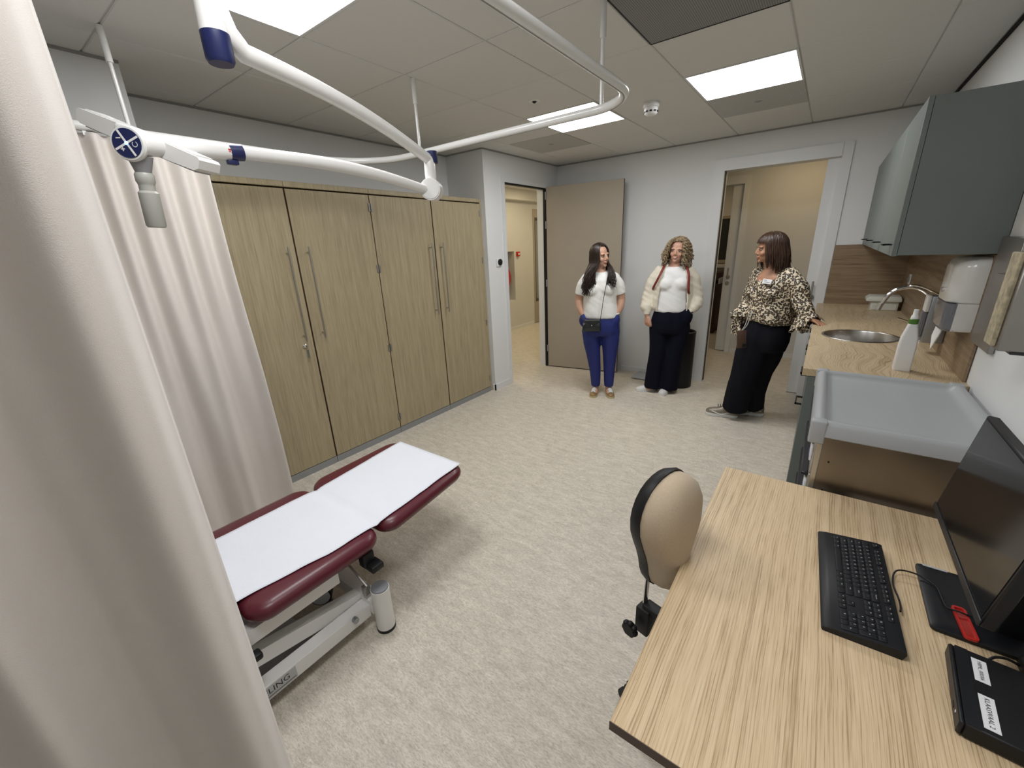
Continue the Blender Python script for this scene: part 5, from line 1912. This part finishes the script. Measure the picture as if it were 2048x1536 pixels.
# trousers
tr = MB()
tr.loft([ering(c_, 0.005, z, a, b_) for z, a, b_, c_ in ((0.925, 0.168, 0.122, cx + 0.01), (0.87, 0.182, 0.135, cx + 0.012), (0.80, 0.197, 0.145, -0.03), (0.73, 0.200, 0.143, -0.027), (0.68, 0.190, 0.125, -0.025))])
for s_ in (-1, 1):
    limb(tr, [(-0.028 + 0.10 * s_, 0.0, 0.72), (-0.02 + 0.098 * s_, -0.004, 0.58), (-0.01 + 0.088 * s_, -0.006, 0.44), (0.0 + 0.078 * s_, 0.004, 0.27), (0.005 + 0.073 * s_, 0.006, 0.085)], [0.105, 0.092, 0.076, 0.063, 0.051], flat_end=True)
    tr.ell((cx + 0.165 * s_, -0.05, 0.845), (0.05, 0.055, 0.075), 14, 10)
mesh_part('trousers', remesh(tr, 0.008, 14, 0.65, folds(0.005, 20, 3, 0.0015)), M_['bluecloth'], P1)
for s_ in (-1, 1):
    shoe(P1, (0.005 + 0.072 * s_, 0.07), (0.12 * s_, -1), 0.245, 'goldshoe', 'soleyellow', 0.042, 0.062, 'whiteshoe')
# long brown hair over the shoulders
rnd = random.Random(3)
hc, hR = (0, 0.014, 0.132), (0.083, 0.103, 0.100)
hm = MB()
hair_cap(hm, MH1, hc, hR, 52, 108, 40)
MHi = MH1.inverted()
for i in range(560):
    side = -1 if i % 2 else 1
    al = rad(rnd.uniform(50, 178)) * side
    pts = []
    lift = rnd.uniform(0.99, 1.06)
    for th in (8, 30, 52, 74, 94):
        pts.append(MH1 @ scalp(hc, [r * lift for r in hR], rad(th), al + rad(rnd.uniform(-2, 2))))
    p = pts[-1]
    pts.append(p + V(0.0, 0, -0.075))
    # body frame targets
    if p.x < cx - 0.01 or (p.y > 0.02 and side < 0):
        tx = -0.165 + rnd.uniform(-0.055, 0.065)
        tz = 1.125 + rnd.uniform(-0.02, 0.10)
        ty = -0.115 + rnd.uniform(-0.02, 0.03)
    elif p.y > 0.05:
        tx = cx + rnd.uniform(-0.12, 0.12)
        tz = 1.16 + rnd.uniform(0, 0.08)
        ty = 0.115
    else:
        tx = 0.065 + rnd.uniform(-0.035, 0.045)
        tz = 1.175 + rnd.uniform(-0.01, 0.10)
        ty = -0.125 + rnd.uniform(-0.02, 0.02)
    p = pts[-1]
    mid = p.lerp(V(tx, ty, tz), 0.45)
    mid += V((tx - p.x) * 0.25, -0.012, 0.012)
    pts += [mid, mid.lerp(V(tx, ty, tz), 0.5) + V(rnd.uniform(-0.018, 0.018), -0.012, 0), V(tx + rnd.uniform(-0.012, 0.012), ty, tz)]
    P = spline(pts, 4)
    for q in P:
        k_ = sm(1.33, 1.20, q.z)
        q.x += 0.013 * k_ * math.sin(q.z * 62 + (i % 9) * 0.8)
        q.y += 0.006 * k_ * math.cos(q.z * 62 + (i % 9) * 0.8)
    m = len(P)
    hm.tube(P, [(0.0050 if j < m * 0.72 else 0.0050 - 0.0036 * (j - m * 0.72) / (m * 0.28)) for j in range(m)], 5)
hm.build('hair', M_['hair_brown'], P1, 80)
# watch
MB().tube([(cx + 0.176 + 0.031 * math.cos(a), -0.038 + 0.031 * math.sin(a), 0.908 + 0.010 * math.cos(a)) for a in [2 * math.pi * k / 18 for k in range(19)]], 0.0065, 8).build('wristwatch', M_['whitep'], P1)
# shoulder bag (hangs on her: a thing of its own)
t = thing('shoulder_bag', 'small dark green-black crossbody bag with a thin strap, hanging on the woman in blue', 'bag', (-1.832, 4.10, 0), rad(24))
rings = []
for w_, d_, z in ((0.080, 0.020, 0.752), (0.090, 0.030, 0.760), (0.092, 0.033, 0.80), (0.086, 0.027, 0.85), (0.080, 0.016, 0.872)):
    rings.append([V(x, y, z) for x, y in rrect(-0.118 - w_, -0.118 + w_, -0.195 - d_, -0.195 + d_, 0.012, 4)])
bb = MB().loft(rings).build('bag_body', M_['bagblack'], t)
MB().add([(-0.206, -0.2325, 0.868), (-0.030, -0.2325, 0.868), (-0.118, -0.2335, 0.812), (-0.206, -0.2275, 0.868), (-0.030, -0.2275, 0.868), (-0.118, -0.2275, 0.812)],
         [(0, 2, 1), (3, 4, 5), (0, 1, 4, 3), (1, 2, 5, 4), (2, 0, 3, 5)]).build('flap', M_['bagblack'], bb, 0)
MB().add([(-0.208, -0.234, 0.846), (-0.186, -0.234, 0.842), (-0.200, -0.234, 0.822)], [(0, 1, 2)]).build('corner_fitting', M_['steelmatt'], bb, 0)
MB().lathe([(0.007, 0), (0.006, 0.004)], (-0.118, -0.2335, 0.822), 12, Matrix.Rotation(rad(90), 4, 'X')).build('clasp', M_['chrome'], bb)
MB().tube(spline([(-0.034, -0.195, 0.868), (-0.022, -0.168, 0.96), (-0.005, -0.170, 1.10), (0.012, -0.158, 1.20), (0.026, -0.105, 1.295), (0.034, -0.03, 1.338), (0.03, 0.06, 1.32), (-0.02, 0.135, 1.18), (-0.12, 0.150, 1.02), (-0.205, 0.10, 0.93), (-0.238, 0.0, 0.89), (-0.228, -0.12, 0.885), (-0.200, -0.190, 0.868)], 5), 0.0055, 8, flat=0.6).build('strap', M_['black'], t)

# ------------------------------------------------------------------ woman in the cream jacket
P2 = thing('person', 'curly-haired woman in an open cream jacket and dark navy trousers', 'person', (-1.332, 4.46, 0), rad(16.6), group='three visitors standing in the room')
cx = 0.092
body = MB()
MH2 = Matrix.Translation((0.100, -0.012, 1.408)) @ Matrix.Rotation(rad(-14), 4, 'Z') @ Matrix.Rotation(rad(5), 4, 'Y')
body.merge(head_shape(), MH2)
limb(body, [(cx, 0.03, 1.31), (cx + 0.003, 0.018, 1.39), (0.098, 0.005, 1.45)], [0.060, 0.053, 0.054])
body.loft([ering(cx, 0.01, z, a, b_) for z, a, b_ in ((0.80, 0.165, 0.115), (0.95, 0.155, 0.105), (1.1, 0.150, 0.105), (1.24, 0.155, 0.105), (1.31, 0.115, 0.080), (1.36, 0.072, 0.062), (1.385, 0.05, 0.05))])
limb(body, [(-0.055, 0.02, 1.285), (-0.115, 0.025, 1.18), (-0.138, 0.02, 1.06)], [0.040, 0.043, 0.040])
limb(body, [(-0.138, 0.02, 1.06), (-0.145, -0.02, 0.96), (-0.146, -0.05, 0.872)], [0.040, 0.036, 0.027])
hand(body, (-0.146, -0.05, 0.868), (0.05, -0.10, -1), (-0.75, -0.65, 0), -1, 34, 0.98, thumb=0.85)
limb(body, [(0.24, 0.02, 1.28), (0.295, 0.03, 1.18), (0.318, 0.035, 1.06)], [0.040, 0.043, 0.040])
limb(body, [(0.318, 0.035, 1.06), (0.305, -0.02, 0.98), (0.268, -0.062, 0.905)], [0.040, 0.036, 0.027])
hand(body, (0.268, -0.062, 0.905), (-0.25, -0.05, -1), (0.8, -0.5, 0), 1, 18)
limb(body, [(0.02, 0, 0.82), (-0.0, 0, 0.48), (-0.035, 0.03, 0.06)], [0.075, 0.05, 0.035])
limb(body, [(0.16, 0, 0.82), (0.14, 0, 0.48), (0.115, 0.04, 0.06)], [0.075, 0.05, 0.035])
body.ell((-0.08, -0.0, 0.04), (0.07, 0.05, 0.028), 14, 8)
body.ell((0.10, -0.02, 0.04), (0.03, 0.09, 0.028), 14, 8)
mesh_part('body', remesh(body, 0.0048, 3, 0.5), M_['skin2'], P2)
face_parts(P2, MH2, 'skin2', smile=1.0)
sh = MB()
sh.loft([ering(c_, 0.005, z, a, b_, dip=dp) for z, a, b_, c_, dp in ((0.905, 0.168, 0.128, 0.085, 0), (0.93, 0.172, 0.131, 0.085, 0), (1.0, 0.166, 0.128, 0.086, 0), (1.09, 0.163, 0.125, 0.088, 0), (1.18, 0.165, 0.122, 0.09, 0), (1.27, 0.165, 0.110, 0.092, 0), (1.325, 0.135, 0.090, 0.092, 0), (1.360, 0.088, 0.074, 0.093, 0.012), (1.374, 0.070, 0.068, 0.093, 0.018))])
for s_ in (-1, 1):
    sh.ell((0.09 + 0.066 * s_, -0.070, 1.19), (0.082, 0.064, 0.076), 18, 12)
mesh_part('t_shirt', remesh(sh, 0.008, 8, 0.6, folds(0.002, 12, 7, 0.0035)), M_['cottonwhite'], P2)
# jacket, open at the front
jk = MB()
rings = []
for z, a, b_, c_, gap in ((0.925, 0.192, 0.150, 0.092, 48), (0.95, 0.205, 0.160, 0.092, 48), (1.02, 0.206, 0.160, 0.093, 46), (1.12, 0.196, 0.158, 0.094, 45), (1.20, 0.192, 0.156, 0.095, 43), (1.27, 0.186, 0.138, 0.095, 40), (1.32, 0.160, 0.112, 0.095, 42), (1.355, 0.110, 0.090, 0.095, 50), (1.385, 0.080, 0.080, 0.096, 62)):
    outr, inr = [], []
    for k in range(31):
        q = rad(-90 + gap + (360 - 2 * gap) * k / 30)
        for lst, dd in ((outr, 0.0), (inr, 0.016)):
            lst.append(V(c_ + (a - dd) * math.cos(q), 0.01 + (b_ - dd) * math.sin(q), z))
    rings.append(outr + list(reversed(inr)))
jk.loft(rings)
limb(jk, [(-0.045, 0.02, 1.305), (-0.095, 0.025, 1.22), (-0.128, 0.025, 1.12), (-0.146, 0.018, 1.03), (-0.156, -0.02, 0.95), (-0.150, -0.045, 0.905)], [0.070, 0.072, 0.066, 0.066, 0.066, 0.040])
limb(jk, [(0.232, 0.02, 1.295), (0.278, 0.025, 1.22), (0.308, 0.03, 1.12), (0.325, 0.03, 1.04), (0.315, -0.02, 0.98), (0.280, -0.055, 0.925)], [0.070, 0.072, 0.066, 0.070, 0.068, 0.042])
jacket = mesh_part('jacket', remesh(jk, 0.0068, 4, 0.55, folds(0.004, 16, 11, 0.007)), M_['creamjacket'], P2)
for sx in (-1, 1):
    zp = []
    for z, a, b_, c_, gap in ((0.93, 0.196, 0.152, 0.092, 48), (1.02, 0.204, 0.159, 0.093, 46), (1.12, 0.196, 0.157, 0.094, 45), (1.20, 0.192, 0.155, 0.095, 43), (1.27, 0.186, 0.138, 0.095, 41), (1.33, 0.15, 0.106, 0.095, 44)):
        q = rad(-90 + gap * sx)
        zp.append(V(c_ + a * math.cos(q), 0.006 + b_ * math.sin(q), z))
    MB().tube(spline(zp, 4), 0.006, 6).build('zip_band', M_['creamjacket'], jacket)
cuffA = MB().tube([(-0.150, -0.043, 0.918), (-0.147, -0.049, 0.880)], [0.038, 0.033], 14)
cuffA.build('cuff', M_['creamjacket'], jacket)
MB().tube([(0.288, -0.050, 0.935), (0.272, -0.060, 0.908)], [0.038, 0.034], 14).build('cuff', M_['creamjacket'], jacket)
tr = MB()
tr.loft([ering(c_, 0.005, z, a, b_) for z, a, b_, c_ in ((0.955, 0.158, 0.116, 0.087), (0.90, 0.174, 0.130, 0.088), (0.82, 0.196, 0.145, 0.09), (0.74, 0.202, 0.146, 0.09), (0.68, 0.196, 0.13, 0.088))])
limb(tr, [(-0.008, 0.0, 0.74), (-0.006, -0.004, 0.60), (-0.010, -0.006, 0.45), (-0.026, 0.006, 0.24), (-0.034, 0.008, 0.045)], [0.112, 0.102, 0.092, 0.092, 0.100], flat_end=True)
limb(tr, [(0.188, 0.0, 0.74), (0.175, -0.004, 0.60), (0.155, -0.010, 0.45), (0.138, -0.008, 0.24), (0.126, 0.0, 0.045)], [0.112, 0.102, 0.092, 0.092, 0.100], flat_end=True)
tr.ell((0.245, -0.058, 0.865), (0.062, 0.064, 0.09), 14, 10)
mesh_part('trousers', remesh(tr, 0.008, 14, 0.65, folds(0.008, 17, 21, 0.001)), M_['navy'], P2)
shoe(P2, (0.005, 0.065), (-0.88, -0.47), 0.25, 'whiteshoe', 'whiteshoe', 0.044, 0.066)
shoe(P2, (0.130, 0.085), (-0.30, -0.95), 0.25, 'whiteshoe', 'whiteshoe', 0.044, 0.066)
MB().tube([(0.271 + 0.032 * math.cos(a), -0.062 + 0.030 * math.sin(a), 0.903 + 0.014 * math.cos(a)) for a in [2 * math.pi * k / 18 for k in range(19)]], 0.007, 8).build('wristwatch', M_['black'], P2)
# curls
rnd = random.Random(11)
hm = MB()
hc, hR = (0, 0.016, 0.132), (0.088, 0.106, 0.104)
hair_cap(hm, MH2, hc, (0.084, 0.103, 0.100), 50, 108, 30)
for i in range(230):
    al = rad(rnd.uniform(38, 322))
    af = abs((math.degrees(al) + 180) % 360 - 180)
    g = rnd.uniform(1.0, 1.24)
    pts = []
    for th in (4, 26, 48, 70, 92):
        gg = 1 + (g - 1) * th / 60
        pts.append(scalp(hc, (hR[0] * gg * 1.03, hR[1] * gg, hR[2] * (1 + (g - 1) * 0.35)), rad(th), al))
    p = pts[-1]
    dr = V(p.x, p.y - 0.016, 0).normalized()
    ln = rnd.uniform(0.06, 0.19) * (0.75 if af < 60 else 1.0)
    pts.append(p + dr * rnd.uniform(0.002, 0.026) + V(0, 0.004, -ln * 0.5))
    pts.append(p + dr * rnd.uniform(0.0, 0.036) + V(0, 0.006, -ln))
    G = spline([MH2 @ q for q in pts], 9)
    st_ = rnd.randrange(0, 14)
    G = G[st_:]
    rr_ = rnd.uniform(0.007, 0.012)
    ph = rnd.uniform(0, 6.28)
    out = []
    for j, q in enumerate(G):
        a = ph + j * 0.95
        out.append(q + V(rr_ * math.cos(a), rr_ * math.sin(a), 0.4 * rr_ * math.sin(a * 1.3)))
    hm.tube(out, [0.0042] * (len(out) - 1) + [0.0012], 5)
for i in range(26):
    al = rad(rnd.uniform(-50, 50))
    pts = [MH2 @ scalp(hc, hR, rad(th), al) for th in (6, 20, 34, rnd.uniform(42, 52))]
    G = spline(pts, 5)
    ph = rnd.uniform(0, 6)
    hm.tube([q + V(0.007 * math.cos(ph + j), 0.007 * math.sin(ph + j), 0) for j, q in enumerate(G)], 0.0042, 5)
hm.build('hair', M_['hair_blond'], P2, 80)
# backpack with red straps
t = thing('backpack', 'backpack with dark red shoulder straps worn over the cream jacket', 'backpack', (-1.332, 4.46, 0), rad(16.6))
MB().rbox(-0.03, 0.21, 0.175, 0.275, 0.98, 1.32, 0.03, 3).build('pack', M_['black'], t)
for sx, xs_ in ((-1, [(-0.015, 0.17, 1.30), (-0.005, 0.10, 1.372), (-0.005, 0.02, 1.382), (-0.018, -0.06, 1.352), (-0.040, -0.108, 1.30), (-0.066, -0.110, 1.24), (-0.100, -0.06, 1.16), (-0.118, 0.06, 1.08), (-0.02, 0.18, 1.03)]),
                (1, [(0.195, 0.17, 1.30), (0.192, 0.10, 1.372), (0.196, 0.02, 1.380), (0.208, -0.06, 1.352), (0.226, -0.112, 1.29), (0.232, -0.128, 1.20), (0.238, -0.122, 1.12), (0.262, 0.04, 1.05), (0.20, 0.18, 1.03)])):
    MB().tube(spline(xs_, 5), 0.0125, 8, flat=0.4).build('strap', M_['strapred'], t, 60)

# ------------------------------------------------------------------ woman in the leopard blouse
P3 = thing('person', 'dark-haired woman in a leopard print blouse leaning on the worktop', 'person', (-0.42, 4.12, 0), rad(5.8), group='three visitors standing in the room')
YW = rad(-42)
fx, fy = math.sin(YW), -math.cos(YW)          # facing direction in local coordinates
lx, ly = math.cos(YW), math.sin(YW)           # her left (right in the view)
body = MB()
MH3 = Matrix.Translation((0.028, -0.03, 1.415)) @ Matrix.Rotation(rad(-74), 4, 'Z') @ Matrix.Rotation(rad(3), 4, 'X')
body.merge(head_shape(), MH3)
limb(body, [(0.075, 0.0, 1.30), (0.060, -0.012, 1.38), (0.040, -0.028, 1.45)], [0.062, 0.055, 0.055])
body.loft([ering(c_, 0.0, z, a, b_, YW) for z, a, b_, c_ in ((0.80, 0.165, 0.13, 0.09), (0.95, 0.155, 0.12, 0.095), (1.1, 0.150, 0.115, 0.093), (1.24, 0.155, 0.128, 0.092), (1.30, 0.125, 0.108, 0.088), (1.345, 0.085, 0.080, 0.08), (1.38, 0.05, 0.05, 0.075))])
SL = V(0.09 + 0.165 * lx, 0.165 * ly, 1.315)
SRt = V(0.09 - 0.165 * lx, -0.165 * ly, 1.315)
HP = V(0.402, -0.322, 0.996)
EL = V(0.288, -0.180, 1.125)
limb(body, [SL, SL.lerp(EL, 0.5) + V(0.01, 0, 0), EL], [0.038, 0.042, 0.038])
limb(body, [EL, EL.lerp(HP - V(0.045, -0.06, -0.012), 0.5), HP - V(0.045, -0.06, -0.012)], [0.034, 0.031, 0.026])
WR = HP - V(0.045, -0.060, -0.012)
hand(body, WR, (0.62, -0.70, -0.22), (0.1, 0.1, 1), -1, 7, 0.98, spread=0.6, thumb=0.6)
ER = V(-0.075, 0.09, 1.08)
WRr = V(-0.105, -0.03, 0.985)
limb(body, [SRt, SRt.lerp(ER, 0.5), ER], [0.038, 0.042, 0.038])
limb(body, [ER, WRr], [0.038, 0.027])
hand(body, WRr, (0.75, 0.15, -0.8), (-0.8, -0.3, -0.6), -1, 30, 0.95)
limb(body, [(0.03, -0.04, 0.82), (-0.01, -0.06, 0.48), (-0.075, -0.0, 0.07)], [0.075, 0.05, 0.036])
limb(body, [(0.14, 0.04, 0.82), (0.11, 0.05, 0.48), (0.125, 0.15, 0.07)], [0.075, 0.05, 0.036])
body.ell((-0.13, -0.02, 0.045), (0.08, 0.035, 0.03), 14, 8)
body.ell((0.08, 0.15, 0.045), (0.08, 0.035, 0.03), 14, 8)
mesh_part('body', remesh(body, 0.0048, 3, 0.5), M_['skin3'], P3)
face_parts(P3, MH3, 'skin3', smile=0.3)
# blouse
sh = MB()
sh.loft([ering(c_, 0.0, z, a, b_, YW, dip=dp, tilt=-0.10 if z < 1.0 else 0) for z, a, b_, c_, dp in ((0.945, 0.168, 0.145, 0.092, 0), (0.930, 0.186, 0.165, 0.094, 0), (0.955, 0.198, 0.178, 0.096, 0), (1.01, 0.194, 0.176, 0.096, 0), (1.10, 0.182, 0.160, 0.095, 0), (1.19, 0.182, 0.152, 0.092, 0), (1.265, 0.184, 0.134, 0.09, 0), (1.318, 0.160, 0.108, 0.086, 0.05), (1.358, 0.105, 0.086, 0.080, 0.15), (1.376, 0.078, 0.072, 0.076, 0.20))])
for s_ in (-1, 1):
    sh.ell((0.092 + fx * 0.105 + lx * 0.075 * s_, fy * 0.105 + ly * 0.075 * s_, 1.165), (0.072, 0.07, 0.068), 18, 12)
limb(sh, [SL - V(0.02, -0.02, 0.01), SL.lerp(EL, 0.5) + V(0.012, -0.004, 0), EL + V(0.002, 0, -0.005), EL.lerp(WR, 0.55) + V(0.0, 0, -0.004), WR - V(0.012, -0.014, -0.014)], [0.074, 0.068, 0.064, 0.060, 0.052])
limb(sh, [SRt + V(0.02, -0.02, -0.01), SRt.lerp(ER, 0.5), ER, WRr + V(0.012, 0.03, 0.03)], [0.072, 0.066, 0.066, 0.056])


def ruffle(mb, c, d, r0, r1, L, seed, waves=7):
    d = Vector(d).normalized()
    a = V(0, 0, 1) if abs(d.z) < 0.8 else V(1, 0, 0)
    u = (a - d * a.dot(d)).normalized()
    w_ = d.cross(u)
    rings = []
    for i in range(7):
        t_ = i / 6
        ring = []
        for k in range(56):
            q = 2 * math.pi * k / 56
            r = r0 + (r1 - r0) * t_ ** 0.8 + 0.016 * t_ * math.sin(waves * q + seed + t_)
            dl = L * t_ * (1 + 0.22 * math.sin(3 * q + seed))
            ring.append(Vector(c) + (u * math.cos(q) + w_ * math.sin(q)) * r + d * dl)
        rings.append(ring)
    rin = [[p_.lerp(Vector(c) + d * L * 0.5, 0.10) for p_ in ring] for ring in reversed(rings)]
    mb.loft(rings + rin, cap=False)
    return mb


blouse = mesh_part('blouse', remesh(sh, 0.008, 4, 0.6, folds(0.006, 16, 31, 0.004)), M_['leopard'], P3)
ruffle(MB(), WR - V(0.030, -0.032, -0.026), (0.42, -0.40, -0.80), 0.050, 0.082, 0.085, 1.0).build('cuff_ruffle', M_['leopard'], blouse, 80)
rf = MB()
ruffle(rf, WR - V(0.050, -0.035, 0.005), (0.05, -0.10, -1), 0.038, 0.060, 0.10, 4.0, 5)
rf.build('cuff_ruffle', M_['leopard'], blouse, 80)
ruffle(MB(), WRr + V(-0.010, 0.02, 0.025), (-0.35, -0.35, -0.85), 0.045, 0.066, 0.07, 2.0, 6).build('cuff_ruffle', M_['leopard'], blouse, 80)
ruffle(MB(), WRr + V(-0.028, 0.01, -0.01), (-0.03, -0.05, -1), 0.030, 0.045, 0.15, 3.0, 4).build('cuff_ruffle', M_['leopard'], blouse, 80)
ct = V(0.080, 0.0, 0)
b = MB()
q = ct + V(fx * 0.118, fy * 0.118, 1.262)
Ml = frame_m(q, (lx, ly, 0), V(-fx * 0.35, -fy * 0.35, 1))
b.merge(MB().prism([(0.0, -0.045), (0.014, -0.02), (0.034, 0.022), (0.012, 0.014), (0.0, 0.012), (-0.012, 0.014), (-0.034, 0.022), (-0.014, -0.02)], -0.012, 0.002), Ml)
b.build('camisole', M_['lace'], P3)
# name badge on the chest
bd = V(0.083, 0, 0) + V(fx * 0.150 + lx * 0.078, fy * 0.150 + ly * 0.078, 1.272)
Mb = frame_m(bd, (lx * 0.97 + fx * -0.22, ly * 0.97 + fy * -0.22, -0.10), V(-fx * 0.25, -fy * 0.25, 1))
bg = MB().rbox(-0.036, 0.036, -0.019, 0.019, -0.012, 0.004, 0.002, 1).xf(Mb).build('name_badge', M_['labelpaper'], P3)
MB().box(-0.028, -0.004, 0.006, 0.012, 0.004, 0.0046).box(-0.02, 0.024, -0.008, -0.003, 0.004, 0.0046).xf(Mb).build('badge_print', M_['grey'], bg)
# wide trousers
tr = MB()
tr.loft([ering(c_, 0.0, z, a, b_, YW) for z, a, b_, c_ in ((0.985, 0.150, 0.125, 0.094), (0.93, 0.172, 0.146, 0.092), (0.85, 0.192, 0.165, 0.088), (0.76, 0.196, 0.168, 0.082), (0.68, 0.184, 0.150, 0.075))])
limb(tr, [(0.018, -0.045, 0.76), (0.0, -0.065, 0.60), (-0.018, -0.075, 0.45), (-0.050, -0.050, 0.25), (-0.060, -0.020, 0.092)], [0.130, 0.122, 0.112, 0.108, 0.110], flat_end=True)
limb(tr, [(0.130, 0.035, 0.76), (0.112, 0.03, 0.60), (0.085, 0.035, 0.45), (0.070, 0.075, 0.25), (0.078, 0.115, 0.085)], [0.130, 0.120, 0.108, 0.098, 0.098], flat_end=True)
mesh_part('trousers', remesh(tr, 0.008, 14, 0.65, folds(0.013, 15, 41, 0.002)), M_['blackcloth'], P3)
shoe(P3, (-0.035, -0.005), (-0.99, -0.10), 0.270, 'shoegrey', 'whiteshoe', 0.049, 0.088, sole_h=0.032, chunky=True)
shoe(P3, (0.175, 0.145), (-0.99, -0.16), 0.270, 'shoegrey', 'whiteshoe', 0.049, 0.088, sole_h=0.032, chunky=True)
# hair with a fringe
rnd = random.Random(5)
hm = MB()
hc, hR = (0, 0.016, 0.132), (0.088, 0.108, 0.106)
hair_cap(hm, MH3, hc, hR, 56, 118, 52)
for i in range(520):
    al = rad(rnd.uniform(54, 306))
    af = abs((math.degrees(al) + 180) % 360 - 180)
    g = rnd.uniform(0.99, 1.09)
    pts = []
    for th in (6, 28, 50, 72, 92):
        pts.append(scalp(hc, [r * (1 + (g - 1) * th / 60) for r in hR], rad(th), al + rad(rnd.uniform(-3, 3))))
    p = pts[-1]
    dr = V(p.x, p.y - 0.016, 0).normalized()
    ln = rnd.uniform(0.12, 0.235) * (0.72 + 0.28 * sm(60, 110, af))
    fl = rnd.uniform(-0.012, 0.022)
    pts.append(p + dr * rnd.uniform(0.002, 0.014) + V(0, 0.006, -ln * 0.45))
    pts.append(p + dr * (0.006 + fl * 0.4) + V(0, 0.008, -ln * 0.75))
    pts.append(p + dr * fl + V(rnd.uniform(-0.012, 0.012), 0.012, -ln))
    P = spline([MH3 @ q_ for q_ in pts], 3)
    m = len(P)
    hm.tube(P, [(0.0044 if j < m * 0.7 else 0.0044 - 0.0034 * (j - m * 0.7) / (m * 0.3)) for j in range(m)], 5)
for i in range(130):
    al = rad(rnd.uniform(-66, 66))
    end = rnd.uniform(66, 78) + 10 * sm(35, 66, abs(math.degrees(al)))
    pts = [MH3 @ scalp(hc, [r * (1.0 + 0.03 * th / 70) for r in hR], rad(th), al + rad(rnd.uniform(-2, 2))) for th in (6, 25, 45, 60, end)]
    P = spline(pts, 4)
    m = len(P)
    hm.tube(P, [0.0042 if j < m * 0.7 else 0.0042 - 0.0030 * (j - m * 0.7) / (m * 0.3) for j in range(m)], 5)
hm.build('hair', M_['hair_dark'], P3, 80)
# phone on a lanyard
t = thing('phone', 'phone in a brown case hanging on a pale cord at the leaning woman\'s hip', 'phone', (-0.42, 4.12, 0), rad(5.8))
Mp = frame_m((-0.082, -0.222, 0.80), (0.93, 0.30, 0.10), (-0.08, 0.02, 1))
ph = MB().rbox(-0.037, 0.037, -0.076, 0.076, -0.005, 0.005, 0.004, 2).xf(Mp).build('case', M_['phonecase'], t)
MB().rbox(0.004, 0.032, -0.070, -0.040, 0.005, 0.0075, 0.002, 1).xf(Mp).build('camera_bump', M_['black'], ph)
MB().tube(spline([Mp @ V(0, 0.074, 0), (-0.070, -0.215, 0.92), (-0.058, -0.190, 0.985), (-0.05, -0.165, 1.03)], 6), 0.0035, 6).build('cord', M_['cord'], t)
MB().tube(spline([Mp @ V(0.006, 0.074, 0), (-0.056, -0.215, 0.92), (-0.042, -0.190, 0.985), (-0.038, -0.165, 1.03)], 6), 0.0035, 6).build('cord', M_['cord'], t)
